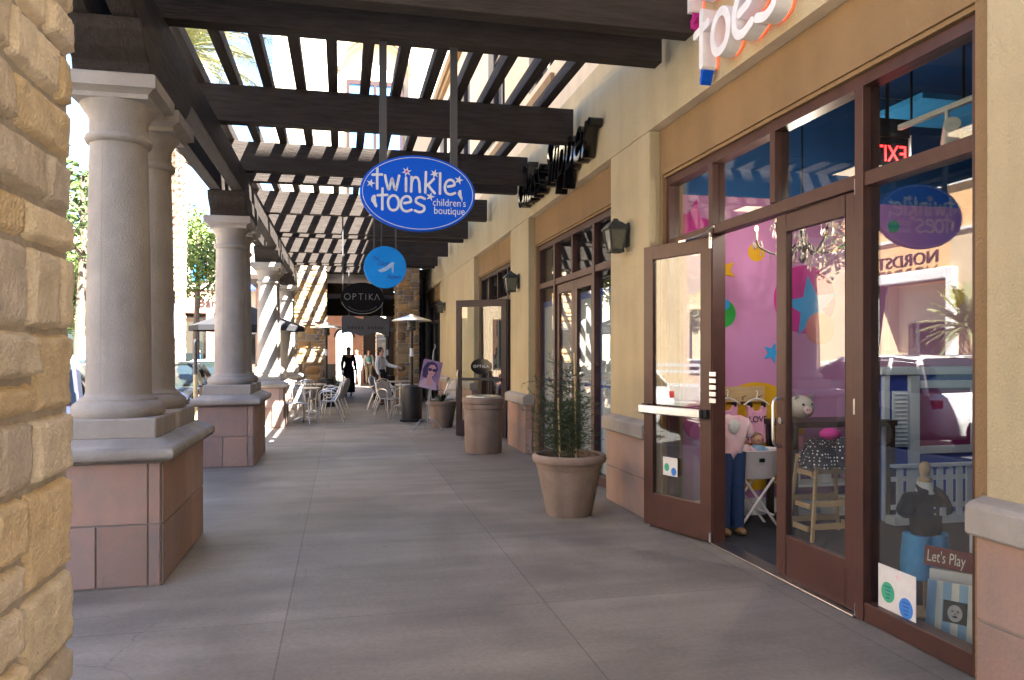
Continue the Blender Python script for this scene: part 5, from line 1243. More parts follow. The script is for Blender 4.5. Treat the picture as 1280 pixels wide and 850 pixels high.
# bassinet
b0 = (3.45, 5.95, 0); bs = T('bassinet', 'white enamel doll bath on crossed folding legs by the pink wall', 'bassinet', b0)
prof = [(0.02, 0.43), (0.18, 0.43), (0.20, 0.45), (0.225, 0.66), (0.235, 0.67), (0.228, 0.675), (0.21, 0.66), (0.19, 0.47), (0.02, 0.46)]
bs.part('tub', MB().lathe(prof, b0, 32, (1.1, 0.75)), M['pinkenamel'])
m = MB()
for y in (-0.13, 0.13):
    m.tube([(b0[0]-0.20, b0[1]+y, 0.0), (b0[0]+0.14, b0[1]+y, 0.44)], 0.011, 6); m.tube([(b0[0]+0.20, b0[1]+y*0.9, 0.0), (b0[0]-0.14, b0[1]+y*0.9, 0.44)], 0.011, 6)
m.tube([(b0[0]-0.14, b0[1]-0.13, 0.09), (b0[0]-0.14, b0[1]+0.13, 0.09)], 0.009, 6); m.tube([(b0[0]+0.14, b0[1]-0.12, 0.12), (b0[0]+0.14, b0[1]+0.12, 0.12)], 0.009, 6)
bs.part('folding_legs', m, M['pinkenamel'])
bs.part('clasp', MB().box(b0[0]-0.02, b0[0]+0.02, b0[1]-0.187, b0[1]-0.165, 0.58, 0.61), M['black'], smooth=0)
def doll(p, label, cloth, rz):
    t = T('doll', label, 'doll', p); x, y, z = p
    m = MB(); m.ball((x, y, z+0.16), 0.055, 14); t.part('head', m, M['skin'])
    m = MB(); m.ball((x, y, z+0.06), 0.07, 14, (1, 0.8, 1.1)); m.tube([(x-0.05, y, z+0.09), (x-0.10, y-0.03, z+0.04)], 0.02, 8); m.tube([(x+0.05, y, z+0.09), (x+0.10, y-0.03, z+0.05)], 0.02, 8); t.part('clothes', m, cloth)
    m = MB(); m.ball((x, y+0.01, z+0.185), 0.05, 12, (1.05, 1, .8)); t.part('hair', m, M['hair_tan'])
    m = MB(); m.ball((x-0.02, y-0.053, z+0.165), 0.007, 6); m.ball((x+0.02, y-0.053, z+0.165), 0.007, 6); t.part('eyes', m, M['black'])
doll((3.36, 5.93, 0.60), 'fair haired doll in lilac clothes sitting at the left of the white tub', M['palepink'], 0)
doll((3.52, 5.97, 0.585), 'fair haired doll in blue clothes at the right of the white tub', M['paleblue'], 0)
# child mannequins
def torso_skin(t, x, y, z, sc, material, name='shirt', sleeves=True, wide=1.0):
    V = [(0, 0, 0), (0, 0, 0.16), (0, 0, 0.30), (0, 0, 0.37)]; E_ = [(0, 1), (1, 2), (2, 3)]; r_ = [(0.115*wide, 0.075), (0.11*wide, 0.075), (0.10*wide, 0.07), (0.045, 0.045)]
    if sleeves:
        for sd in (-1, 1):
            V += [(0.12*sd*wide, 0, 0.30), (0.175*sd*wide, 0, 0.19)]; k_ = len(V); E_ += [(2, k_-2), (k_-2, k_-1)]; r_ += [0.055, 0.052]
    return skin_mesh(name, [((x - t.base.x) + a*sc, (y - t.base.y) + b*sc, (z - t.base.z) + c*sc) for a, b, c in V], E_, [tuple(q*sc for q in q_) if isinstance(q_, tuple) else q_*sc for q_ in r_], material, t.o, sub=3, fold=0.012)
mq = T('mannequin', 'child mannequin in pink shirt and blue jeans in the open doorway', 'mannequin', (3.13, 5.72, 0))
torso_skin(mq, 3.13, 5.72, 0.60, 1.05, M['palepink'])
legs = MB()
for sd in (-1, 1): legs.tube([(3.13+0.055*sd, 5.72, 0.68), (3.13+0.06*sd, 5.72, 0.35), (3.13+0.065*sd, 5.73, 0.06)], [0.075, 0.058, 0.055], 14)
mq.part('jeans', legs, M['denim']); m = MB()
for sd in (-1, 1): m.ball((3.13+0.068*sd, 5.69, 0.035), 0.055, 12, (0.8, 1.5, 0.6))
mq.part('shoes', m, M['tanleather'])
m = MB(); m.ball((3.12, 5.64, 0.90), 0.05, 10, (1, 0.3, 1.2)); mq.part('shirt_print', m, M['whitecloth'])
hr = T('wall_rack', 'pale wooden peg board on the pink wall', 'rack', (3.58, 6.33, 1.10))
hr.part('board', MB().box(3.30, 3.80, 6.318, 6.338, 1.05, 1.19), M['pinewood'], smooth=0, bevel=0.004)
for x in (3.40, 3.58, 3.74): hr.part('peg', MB().cyl((x, 6.318, 1.10), (x, 6.25, 1.12), 0.008, n=8), M['pinewood'])
def hung_top(x, z, label, body=None, w=0.12):
    t = T('child_vest', label, 'shirt', (x, 6.22, z)); m = MB(); m.tube(catmull([(x-w*1.05, 6.22, z-0.03), (x-w*0.5, 6.22, z+0.01), (x, 6.22, z+0.025), (x+w*0.5, 6.22, z+0.01), (x+w*1.05, 6.22, z-0.03)], 4), 0.007, 6)
    m.tube([(x, 6.22, z+0.025), (x+0.005, 6.22, z+0.06), (x+0.02, 6.235, z+0.085), (x+0.012, 6.25, z+0.10)], 0.004, 6); t.part('hanger', m, M['white'])
    poly = [(-w*.8, 0.0), (-w*.4, -0.005), (-w*.25, -0.05), (w*.25, -0.05), (w*.4, -0.005), (w*.8, 0.0), (w*.75, -0.10), (w*.95, -0.34), (-w*.95, -0.34), (-w*.75, -0.10)]
    sh = t.part('cloth', MB().prism([(x+a, z-0.035+b) for a, b in poly], 'y', 6.20, 6.235), M['pinkcloth'], smooth=0, bevel=0.008)
    if body: t.text('print', M['blackcloth'], sh, body=body, size=0.08, loc=(x, 6.194, z-0.16), extrude=0.001, width=w*1.45)
    for q in (-1, 1): t.part('clip', MB().box(x+q*w*.55-0.01, x+q*w*.55+0.01, 6.19, 6.24, z-0.05, z-0.01), M['black'], smooth=0)
hung_top(3.66, 1.06, 'pink vest printed LOVE hanging on a white hanger', 'LOVE')
hung_top(3.37, 1.07, 'plain pink top hanging left of the printed vest')
# wooden stool with skirts, dark table, pig
st = T('wooden_rack', 'pale wooden step rack hung with black polka dot skirts', 'rack', (3.86, 5.5, 0))
for sx in (-1, 1):
    for sy in (-1, 1):
        st.part('leg', MB().tube([(3.86+0.24*sx, 5.5+0.17*sy, 0), (3.86+0.17*sx, 5.5+0.13*sy, 0.66)], 0.016, 4), M['pinewood'], smooth=0)
m = MB()
for z, f in ((0.12, 0.225), (0.30, 0.205), (0.56, 0.18)):
    for sy in (-1, 1): m.box(3.86-f, 3.86+f, 5.5+sy*(0.11+f*0.2)-0.012, 5.5+sy*(0.11+f*0.2)+0.012, z-0.022, z+0.022)
    for sx in (-1, 1): m.box(3.86+sx*f-0.012, 3.86+sx*f+0.012, 5.40, 5.60, z-0.05, z-0.01)
m.box(3.86-0.18, 3.86+0.18, 5.36, 5.64, 0.64, 0.665)
st.part('rungs', m, M['pinewood'], smooth=0)
m = MB()
for k_, (x, y) in enumerate(((3.70, 5.34), (3.88, 5.31), (4.05, 5.36), (3.78, 5.48), (3.98, 5.5))):
    vs = []; n = 24
    for z, r_ in ((0.80, 0.06), (0.77, 0.10), (0.68, 0.13), (0.60, 0.15)):
        for i in range(n): a = 2*math.pi*i/n; w_ = 1 + 0.12*math.sin(6*a+k_)*(0.82-z)*5; vs.append((x + r_*w_*math.cos(a), y + r_*w_*math.sin(a)*0.8, z + 0.012*math.sin(5*a+2*k_)))
    m.add(vs, [(j*n+i, j*n+(i+1) % n, (j+1)*n+(i+1) % n, (j+1)*n+i) for j in range(3) for i in range(n)] + [tuple(range(n))])
sk = single('skirts', m, M['polka'], 'heap of black polka dot skirts over the wooden step rack', 'skirts', (3.86, 5.4, 0.6), smooth=60)
m = MB(); m.ball((3.76, 5.30, 0.86), 0.07, 12, (1.2, 1, .7)); single('cloth_bundle', m, M['m_magenta'], 'dark magenta folded cloth on top of the polka dot skirts', 'cloth', (3.76, 5.30, 0.82))
tb = T('display_table', 'dark display table with a glass edge inside the closed door', 'table', (4.0, 5.9, 0))
tb.part('table_top', MB().box(3.72, 4.75, 5.75, 6.2, 0.86, 0.91), M['darkwood'], smooth=0, bevel=0.004)
for x in (3.76, 4.71):
    for y in (5.79, 6.16): tb.part('leg', MB().box(x-0.025, x+0.025, y-0.025, y+0.025, 0.004, 0.859), M['darkwood'], smooth=0)
pg_ = T('piggy_bank', 'grey ceramic pig figure on the dark display table', 'ornament', (3.88, 5.86, 0.910))
m = MB(); m.ball((3.88, 5.88, 1.030), 0.11, 20, (1.0, 1.15, 0.95)); pg_.part('body', m, M['pigskin'])
m = MB()
for sx in (-1, 1): m.add([(3.88+0.04*sx, 5.83, 1.115), (3.88+0.09*sx, 5.84, 1.090), (3.88+0.085*sx, 5.81, 1.160), (3.88+0.065*sx, 5.86, 1.105)], [(0,1,2),(1,3,2),(3,0,2),(0,3,1)])
pg_.part('ears', m, M['pigskin'], smooth=0)
m = MB(); m.cyl((3.87, 5.78, 1.015), (3.865, 5.745, 1.013), 0.032, 0.03, 16); pg_.part('snout', m, M['palepink'])
m = MB(); m.ball((3.835, 5.767, 1.060), 0.011, 8); m.ball((3.915, 5.767, 1.060), 0.011, 8); m.ball((3.857, 5.743, 1.015), 0.006, 6); m.ball((3.875, 5.743, 1.015), 0.006, 6); pg_.part('eyes', m, M['black'])
# back shelf goods
sh = T('shelf_unit', 'low shelf unit with folded goods behind the wooden rack', 'shelves', (4.3, 6.25, 0))
sh.part('shelf', MB().box(3.9, 5.0, 6.05, 6.33, 0.30, 0.32).box(3.9, 5.0, 6.05, 6.33, 0.58, 0.60).box(3.9, 5.0, 6.05, 6.33, 0.03, 0.05), M['white'], smooth=0)
for i in range(10):
    x = 3.94 + 0.105*i; z = (0.322, 0.602, 0.052)[i % 3]; k_ = ('cream', 'pinkcloth', 'paleblue', 'white', 'khaki')[i % 5]
    sh.part('folded_stack', MB().box(x, x+0.09, 6.10, 6.30, z, z+0.10+0.05*(i % 2)), M[k_], smooth=0, bevel=0.01)
# exit sign (seen from behind) and track lamp
ex = T('exit_sign', 'black ceiling exit sign with glowing red letters inside the boutique', 'exit sign', (3.47, 4.30, 2.70))
ex.part('housing', MB().box(3.34, 3.62, 4.27, 4.33, 2.90, 3.02), M['black'], smooth=0, bevel=0.004)
ex.part('end_cap', MB().box(3.621, 3.632, 4.275, 4.325, 2.72, 2.92), M['white'], smooth=0)
ex.part('stem', MB().cyl((3.47, 4.30, 3.02), (3.47, 4.30, 3.95), 0.012, n=8), M['black'])
pl = ex.part('panel', MB().box(3.34, 3.62, 4.285, 4.315, 2.68, 2.899), M['black_gloss'], smooth=0)
ex.text('letters', M['exit_red'], pl, body='EXIT', size=0.15, loc=None, extrude=0.002, mtx=place((3.48, 4.281, 2.79), '-y') @ Matrix.Diagonal((-1, 1, 1, 1)), width=0.24)
tl = T('track_light', 'white ceiling track with lamp head behind the right transom', 'lamp', (3.4, 3.8, 2.8))
tl.part('track', MB().box(3.385, 3.415, 3.5, 4.1, 2.89, 2.92), M['white'], smooth=0)
for y in (3.6, 4.0): tl.part('drop_rod', MB().cyl((3.4, y, 2.92), (3.4, y, 3.95), 0.008, n=6), M['black'])
tl.part('lamp_stem', MB().cyl((3.4, 3.72, 2.89), (3.4, 3.72, 2.80), 0.012, n=8), M['white'])
hm_ = tl.part('lamp_head', MB().cyl((3.38, 3.66, 2.80), (3.5, 3.80, 2.74), 0.045, 0.055, 16), M['white'])
tl.part('lamp_face', MB().cyl((3.5005, 3.8006, 2.7397), (3.504, 3.805, 2.738), 0.048, n=16), M['tracklamp'], parent=hm_)
m = MB(); m.box(4.0, 5.4, 4.6, 5.2, 3.30, 3.34); single('ceiling_panel', m, M['m_blue'], 'pale blue hanging ceiling panel above the transoms', 'panel', (4.7, 4.9, 3.3), smooth=0)

# ------------------------------------------------------------------ window display
mp_ = T('mannequin', 'headless child form in black polo shirt and blue shorts in the shop window', 'mannequin', (3.27, 3.74, 0))
torso_skin(mp_, 3.27, 3.74, 0.40, 0.86, M['blackcloth'], 'polo_shirt', wide=1.0)
m = MB(); m.lathe([(0.055, 0.695), (0.045, 0.725), (0.042, 0.760), (0.01, 0.762)], (3.27, 3.74, 0), 20); mp_.part('neck', m, M['whitecloth'])
mp_.part('neck_finial', MB().lathe([(0.035, 0.762), (0.04, 0.775), (0.022, 0.790), (0.028, 0.815), (0.032, 0.845), (0.02, 0.870), (0.01, 0.875)], (3.27, 3.74, 0), 20), M['pinewood'])
m = MB()
for sd in (-1, 1): m.add([(3.27, 3.70, 0.725), (3.27+0.07*sd, 3.665, 0.660), (3.27+0.085*sd, 3.70, 0.715), (3.27+0.05*sd, 3.76, 0.745)], [(0, 1, 2), (0, 2, 3)])
mp_.part('collar', m, M['blackcloth'], smooth=0, fixn=False)
m = MB()
for sd in (-1, 1): m.tube([(3.27+0.055*sd, 3.74, 0.46), (3.27+0.065*sd, 3.74, 0.34), (3.27+0.072*sd, 3.735, 0.215)], [0.075, 0.078, 0.08], 16)
mp_.part('shorts', m, M['aqua'])
mp_.part('buttons', MB().ball((3.265, 3.662, 0.625), 0.006, 8).ball((3.265, 3.660, 0.590), 0.006, 8), M['white'])
mp_.part('emblem', MB().box(3.30, 3.335, 3.655, 3.664, 0.580, 0.625), M['pale_ink'], smooth=0)
mp_.part('stand', MB().cyl((3.27, 3.74, 0.02), (3.27, 3.74, 0.42), 0.012, n=10).lathe([(0.11, 0.004), (0.11, 0.015), (0.03, 0.025), (0.01, 0.03)], (3.27, 3.74, 0), 24), M['pinewood'])
# boxes facing -x/-y: rotated display things near the glass
def rot_box(t, name, cx_, cy_, z0, z1, hw, hd, ang, material, parent=None, bevel=0.004):
    mt = Matrix.Translation((cx_, cy_, 0)) @ Matrix.Rotation(ang, 4, 'Z'); return t.part(name, MB().box(-hw, hw, -hd, hd, z0, z1).xf(mt), material, parent=parent, smooth=0, bevel=bevel), mt
AN = R(-52)
wb = T('white_crate', 'white wooden box holding up the red plank sign', 'box', (3.30, 3.42, 0))
rot_box(wb, 'box', 3.30, 3.42, 0.006, 0.335, 0.20, 0.09, AN, M['white'])
ps = T('plank_sign', "red brown plank reading Let's Play lying tilted on the white box", 'sign', (3.22, 3.38, 0.34))
mt = Matrix.Translation((3.225, 3.37, 0.395)) @ Matrix.Rotation(R(-50), 4, 'Z') @ Matrix.Rotation(R(3), 4, 'Y') @ Matrix.Rotation(R(-8), 4, 'X') @ orient('-y')
q_ = ps.part('plank', MB().box(-0.215, 0.12, -0.052, 0.052, -0.009, 0.009).xf(mt), M['redsign'], smooth=0, bevel=0.003)
ps.text('lettering', M['cream'], q_, body="Let's Play", size=0.085, loc=None, mtx=mt @ Matrix.Translation((-0.112, -0.002, 0.0095)), extrude=0.001, width=0.178)
fr = T('picture_frame', 'pale blue and cream striped frame with a baby portrait leaning on the box', 'picture frame', (3.11, 3.25, 0))
mt = Matrix.Translation((3.105, 3.29, 0.158)) @ Matrix.Rotation(R(-56), 4, 'Z') @ Matrix.Rotation(R(-10), 4, 'X') @ orient('-y')
fb = fr.part('frame_board', MB().box(-0.17, 0.10, -0.15, 0.15, -0.012, 0.012).xf(mt), M['cream'], smooth=0, bevel=0.004)
m = MB()
for x in (-0.146, -0.075, 0.0, 0.076): m.box(x-0.020, x+0.020, -0.149, 0.149, 0.0118, 0.0134)
fr.part('stripes', m.xf(mt), M['paleblue'], parent=fb, smooth=0)
fr.part('photo', MB().box(-0.055, 0.055, -0.05, 0.06, 0.0128, 0.0146).xf(mt @ Matrix.Translation((-0.035, 0, 0))), M['black'], parent=fb, smooth=0)
m = MB(); disc_mb(m, 0.0, 0.0, 0.034, 0.042, 0.0140, 0.0154, 24); fr.part('portrait_face', m.xf(mt @ Matrix.Translation((-0.035, 0, 0))), M['photo_grey'], parent=fb, smooth=0)
m = MB()
disc_mb(m, -0.012, 0.010, 0.006, 0.004, 0.0150, 0.0160, 12); disc_mb(m, 0.013, 0.010, 0.006, 0.004, 0.0150, 0.0160, 12); disc_mb(m, 0.001, -0.017, 0.012, 0.006, 0.0150, 0.0160, 12); disc_mb(m, 0.001, -0.003, 0.004, 0.003, 0.0150, 0.0160, 8)
fr.part('portrait_features', m.xf(mt @ Matrix.Translation((-0.035, 0, 0))), M['black'], parent=fb, smooth=0)
tbx = T('toy_box', 'white printed box with a round window showing a blue toy', 'box', (3.46, 3.44, 0.34))
_, mt = rot_box(tbx, 'carton', 3.455, 3.46, 0.337, 0.56, 0.10, 0.07, AN, M['white'])
m = MB(); disc_mb(m, 0, 0, 0.05, 0.065, 0, 0.002); tbx.part('window', m.xf(mt @ Matrix.Translation((-0.02, -0.0705, 0.46)) @ orient('-y')), M['steel'], smooth=0)
m = MB(); m.ball((-0.005, -0.075, 0.445), 0.022, 12); tbx.part('toy', m.xf(mt), M['sign_blue'])
jr = T('candle_jar', 'glass candle jar with pale label standing on the white toy box', 'jar', (3.455, 3.46, 0.562))
jr.part('wax', MB().lathe([(0.038, 0.563), (0.04, 0.57), (0.04, 0.66), (0.01, 0.662)], (3.455, 3.46, 0), 24), M['cream'])
jr.part('glass_wall', MB().lathe([(0.042, 0.563), (0.044, 0.57), (0.044, 0.69), (0.036, 0.70), (0.036, 0.72)], (3.455, 3.46, 0), 24), M['glass'])
jr.part('label_band', MB().lathe([(0.0452, 0.585), (0.0455, 0.59), (0.0455, 0.64), (0.0452, 0.645)], (3.455, 3.46, 0), 24), M['pale_ink'])
def sticker(t, parent, mt):
    cd = t.part('card', MB().box(-0.14, 0.14, -0.125, 0.125, -0.002, 0.002).xf(mt), M['white'], parent=parent, smooth=0)
    m = MB(); disc_mb(m, -0.065, -0.015, 0.05, 0.055, 0.001, 0.003, 28); t.part('green_disc', m.xf(mt), M['green_disc'], parent=parent or cd, smooth=0)
    m = MB(); disc_mb(m, 0.07, -0.06, 0.05, 0.055, 0.001, 0.003, 28); t.part('blue_disc', m.xf(mt), M['blue_disc'], parent=parent or cd, smooth=0)
    m = MB(); star_mb(m, 0.01, 0.085, 0.02, 0.001, 0.003); t.part('small_star', m.xf(mt), M['palepink'], parent=parent or cd, smooth=0)
    for ox, oy in ((-0.065, 0.0), (0.07, -0.045)):
        m = MB()
        for k_ in range(4): m.box(ox-0.025+0.004*k_, ox+0.025-0.003*k_, oy+0.012-0.02*k_, oy+0.017-0.02*k_, 0.0025, 0.0036)
        t.part('print_lines', m.xf(mt), M['navy'], parent=parent or cd, smooth=0)
ck = T('window_card', 'white card with a green and a blue disc stuck low on the shop window', 'notice', (2.90, 3.53, 0.12))
sticker(ck, None, place((2.884, 3.50, 0.22), '-x'))
c2 = T('window_card', 'white card with coloured discs low on the open door glass', 'notice', (2.7, 5.85, 0.35))
sticker(c2, None, Matrix.Translation((2.688, 5.905, 0.55)) @ Matrix.Rotation(math.atan2(0.755, -0.25), 4, 'Z') @ Matrix.Rotation(R(180), 4, 'Z') @ orient('-y') @ Matrix.Translation((0.0, 0, 0.012)) @ Matrix.Scale(0.62, 4))
# playhouse
ph = T('playhouse', 'blue and white toy playhouse with shuttered front and picket fence', 'playhouse', (5.3, 5.9, 0))
ph.part('wall', MB().box(4.70, 6.3, 5.90, 6.25, 0.0, 1.30), M['playblue'], smooth=0)
m = MB(); m.box(4.66, 6.34, 5.84, 6.28, 1.304, 1.37); m.box(4.97, 5.07, 5.86, 5.899, 0.0, 1.30); m.box(4.70, 4.76, 5.86, 5.899, 0.0, 1.30); m.box(5.08, 5.69, 5.87, 5.899, 1.18, 1.25); m.box(5.08, 5.69, 5.87, 5.899, 0.59, 0.66); m.box(5.63, 5.69, 5.875, 5.899, 0.66, 1.18)
ph.part('trim', m, M['playwhite'], smooth=0, bevel=0.004)
ph.part('window_panel', MB().box(5.08, 5.63, 5.885, 5.899, 0.66, 1.18), M['playplum'], smooth=0)
m = MB(); m.box(4.79, 4.95, 5.86, 5.875, 0.66, 1.16)
for k_ in range(13): m.add([(4.81, 5.86, 0.67+0.037*k_), (4.93, 5.86, 0.67+0.037*k_), (4.93, 5.845, 0.685+0.037*k_), (4.81, 5.845, 0.685+0.037*k_), (4.81, 5.86, 0.70+0.037*k_), (4.93, 5.86, 0.70+0.037*k_)], [(0,1,2,3),(3,2,5,4)])
ph.part('shutter', m, M['playwhite'], smooth=0)
m = MB()
for k_ in range(17): x = 4.62+0.10*k_; m.prism([(x, 0.10), (x+0.06, 0.10), (x+0.06, 0.50), (x+0.03, 0.54), (x, 0.50)], 'y', 5.60, 5.615)
m.box(4.58, 6.32, 5.616, 5.63, 0.16, 0.20); m.box(4.58, 6.32, 5.616, 5.63, 0.40, 0.44); m.box(4.58, 6.32, 5.58, 5.64, 0.52, 0.545); m.box(4.58, 6.32, 5.58, 5.70, 0.03, 0.10)
ph.part('picket_fence', m, M['playwhite'], smooth=0)
gb = T('gift_garland', 'red and dark hanging clothes at the right end of the window', 'clothes', (4.30, 4.05, 0.6))
m = MB(); m.ball((4.30, 4.05, 0.86), 0.06, 10, (0.7, 0.7, 1.6)); gb.part('red_bundle', m, M['red_cloth']); m = MB(); m.ball((4.30, 4.05, 0.69), 0.06, 10, (0.7, .7, 1.2)); gb.part('dark_bundle', m, M['blackcloth'])
m = MB(); m.ball((4.30, 4.06, 1.08), 0.06, 10, (0.8, .5, 2.4)); gb.part('pale_cloth', m, M['paleblue']); gb.part('cord', MB().tube([(4.30, 4.05, 1.18), (4.30, 4.05, 3.95)], 0.004, 5), M['black'])

# ================================================================== STREET
def make_car(label, paint, loc, rz=0, kind='wagon', signal=False):
    """nose towards local -y, base centre at loc"""
    t = Thing('parked_car', label, 'car', loc, 'cars parked along the kerb and street', rz); t.base = Vector((0, 0, 0))
    if kind == 'wagon':
        L, W = 4.7, 0.92; body = [(-2.35, .50, .62, .74), (-2.28, .34, .70, .86), (-1.9, .26, .86, .92), (-1.35, .24, .96, .92), (-0.75, .24, 1.02, .92), (0.4, .24, 1.04, .92), (1.6, .24, 1.05, .92), (2.15, .28, 1.05, .90), (2.32, .36, .95, .86), (2.36, .5, .75, .82)]
        gh = [(-1.15, 1.00, .80, 0.0), (-0.45, 1.50, .68, 1), (0.2, 1.60, .68, 1), (1.2, 1.60, .67, 1), (1.85, 1.55, .65, 1), (2.22, 1.03, .78, 0)]; roof = (-0.45, 1.85); pil = [-0.45, 0.35, 1.25, 1.85]
    else:
        L, W = 4.6, 0.90; body = [(-2.3, .48, .58, .70), (-2.22, .32, .66, .84), (-1.8, .24, .78, .90), (-1.2, .22, .88, .90), (-0.7, .22, .93, .90), (0.4, .22, .95, .90), (1.4, .22, .97, .90), (2.0, .26, .96, .87), (2.25, .36, .90, .82), (2.3, .5, .7, .78)]
        gh = [(-1.0, .92, .78, 0), (-0.2, 1.38, .62, 1), (0.3, 1.44, .62, 1), (0.9, 1.40, .61, 1), (1.65, .97, .76, 0)]; roof = (-0.2, 0.9); pil = [-0.2, 0.45, 0.95]
    m = MB(); vs = []; fs = []; K = 13
    for (y, zb, zt, w) in body:
        h_ = zt - zb
        half = [(w*.80, zb), (w*.96, zb+.10*h_/.7), (w, zb+.42*h_), (w*.985, zb+.70*h_), (w*.93, zb+.92*h_), (w*.80, zt), (0, zt+.02)]
        ring = [(-x, z) for x, z in half] + [(x, z) for x, z in half[-2::-1]]
        for (x, z) in ring: vs.append((x, y, z))
    for j in range(len(body)-1):
        for i in range(K):
            k_ = (i+1) % K; fs.append((j*K+i, j*K+k_, (j+1)*K+k_, (j+1)*K+i))
    fs += [tuple(range(K)), tuple((len(body)-1)*K+i for i in range(K-1, -1, -1))]
    m.add(vs, fs); t.part('body', m, paint, smooth=40)
    m = MB(); vs = []; fs = []; K = 6
    for (y, z, w, r_) in gh:
        zb = 0.94 if kind == 'wagon' else 0.88
        wb_ = W*.90
        ring = [(-wb_, zb), (-w, z-.05*r_), (-w*.86, z), (w*.86, z), (w, z-.05*r_), (wb_, zb)]
        for (x, zz) in ring: vs.append((x, y, zz))
    for j in range(len(gh)-1):
        for i in range(K-1): fs.append((j*K+i, j*K+i+1, (j+1)*K+i+1, (j+1)*K+i))
    fs += [tuple(range(K)), tuple((len(gh)-1)*K+i for i in range(K-1, -1, -1))]
    m.add(vs, fs); t.part('windows', m, M['car_glass'], smooth=30)
    def ghat(y):
        for a, b in zip(gh, gh[1:]):
            if a[0] <= y <= b[0]: f = (y-a[0])/(b[0]-a[0]); return a[1]+(b[1]-a[1])*f, a[2]+(b[2]-a[2])*f
        return gh[-1][1], gh[-1][2]
    m = MB(); vs = []; N = 9
    for j in range(N):
        y = roof[0] + (roof[1]-roof[0])*j/(N-1); z, w = ghat(y)
        for x, dz in ((-w-.012, -.075), (-w*.87, .008), (0, .02), (w*.87, .008), (w+.012, -.075)): vs.append((x, y, z+dz))
    m.add(vs, [(j*5+i, j*5+i+1, (j+1)*5+i+1, (j+1)*5+i) for j in range(N-1) for i in range(4)])
    t.part('roof', m, paint, smooth=50)
    zb = 0.96 if kind == 'wagon' else 0.90
    for sd in (-1, 1):
        z, w = ghat(roof[0]); t.part('window_pillar', MB().tube([(sd*W*.89, gh[0][0]+.02, zb), (sd*(w+.005), roof[0], z-.04)], 0.035, 6), paint)
        z, w = ghat(roof[1]); t.part('window_pillar', MB().tube([(sd*W*.89, gh[-1][0]-.02, zb), (sd*(w+.005), roof[1], z-.04)], 0.05, 6), paint)
        for p in pil[1:-1] if kind != 'wagon' else pil[1:-1]:
            z, w = ghat(p); t.part('window_pillar', MB().tube([(sd*W*.91, p+.05, zb), (sd*(w+.006), p, z-.04)], 0.035, 6), paint)
    for y in (-1.42, 1.38):
        for sd in (-1, 1):
            w_ = t.part('wheel', MB().cyl((sd*(W-.19), y, .33), (sd*(W+.005), y, .33), .33, n=28), M['tyre'])
            m = MB(); m.cyl((sd*(W+.004), y, .33), (sd*(W+.012), y, .33), .20, n=20)
            t.part('rim', m, M['alu'], parent=w_)
            m = MB(); m.cyl((sd*(W-.25), y, .36), (sd*(W+.001), y, .36), .40, n=28); t.part('wheel_arch', m, M['black'])
    fy = body[1][0]; zl = body[1][2]-.10
    for sd in (-1, 1):
        hl = t.part('headlight', MB().ball((sd*W*.66, fy+.03, zl), .14, 14, (1.15, .55, .55)), M['headlamp'])
        t.part('turn_signal', MB().ball((sd*W*.84, fy+.06, zl-.02), .075, 12, (.9, .9, .8)), M['amber'] if signal else M['headlamp'], parent=hl)
        t.part('tail_light', MB().box(sd*W*.70, sd*W*.90, body[-2][0]-.05, body[-2][0]+.035, .78, .92), M['tail'], smooth=0, bevel=0.02)
        m = MB(); m.ball((sd*(W+.10), gh[0][0]+.28, zb+.06), .09, 10, (1.1, .6, .7)); m.tube([(sd*W*.92, gh[0][0]+.30, zb), (sd*(W+.08), gh[0][0]+.28, zb+.04)], .02, 6); t.part('mirror', m, paint)
    t.part('grille', MB().box(-W*.45, W*.45, body[0][0]-.012, body[0][0]+.05, .54, .62), M['black'], smooth=0)
    t.part('bumper', MB().box(-W*.80, W*.80, body[0][0]-.03, body[0][0]+.10, .38, .50), M['black'], smooth=0, bevel=0.03)
    m = MB()
    for sd in (-1, 1): m.tube([(sd*.55, roof[0]+.15, ghat(roof[0])[0]+.06), (sd*.55, roof[1]-.1, ghat(roof[1])[0]+.06)], .018, 6)
    if kind == 'wagon': t.part('roof_rails', m, M['alu'])
    return t
make_car('maroon car parked nearest the boutique, mostly behind the stone pier', M['car_maroon'], (-3.9, 7.1, -0.15), R(180), 'sedan')
make_car('white wagon with black side windows parked behind the nearest column pair', M['car_white'], (-3.9, 12.3, -0.15), R(180), 'wagon')
make_car('black car facing the camera with an amber signal lamp lit', M['car_black'], (-3.9, 18.6, -0.15), 0, 'sedan', signal=True)
make_car('white car parked farther along the kerb past the black car', M['car_white'], (-3.9, 24.6, -0.15), 0, 'sedan')
make_car('small red car crossing far down the street', M['car_red'], (-7.3, 61, -0.15), R(90), 'sedan')
make_car('dark car waiting far down the street on the left', M['car_black'], (-13.5, 63, -0.15), R(90), 'wagon')

# railing across the street
rl = Thing('railing', 'white double pipe railing along the far pavement', 'railing', (-12.9, 20, 0))
m = MB()
for z in (1.12, 0.92, 0.5): m.box(-12.95, -12.88, 6, 46, z-0.045, z+0.045)
for k in range(17): m.box(-12.96, -12.87, 6+2.5*k-0.05, 6+2.5*k+0.05, 0, 1.16)
rl.part('rails', m, M['white'], smooth=0)

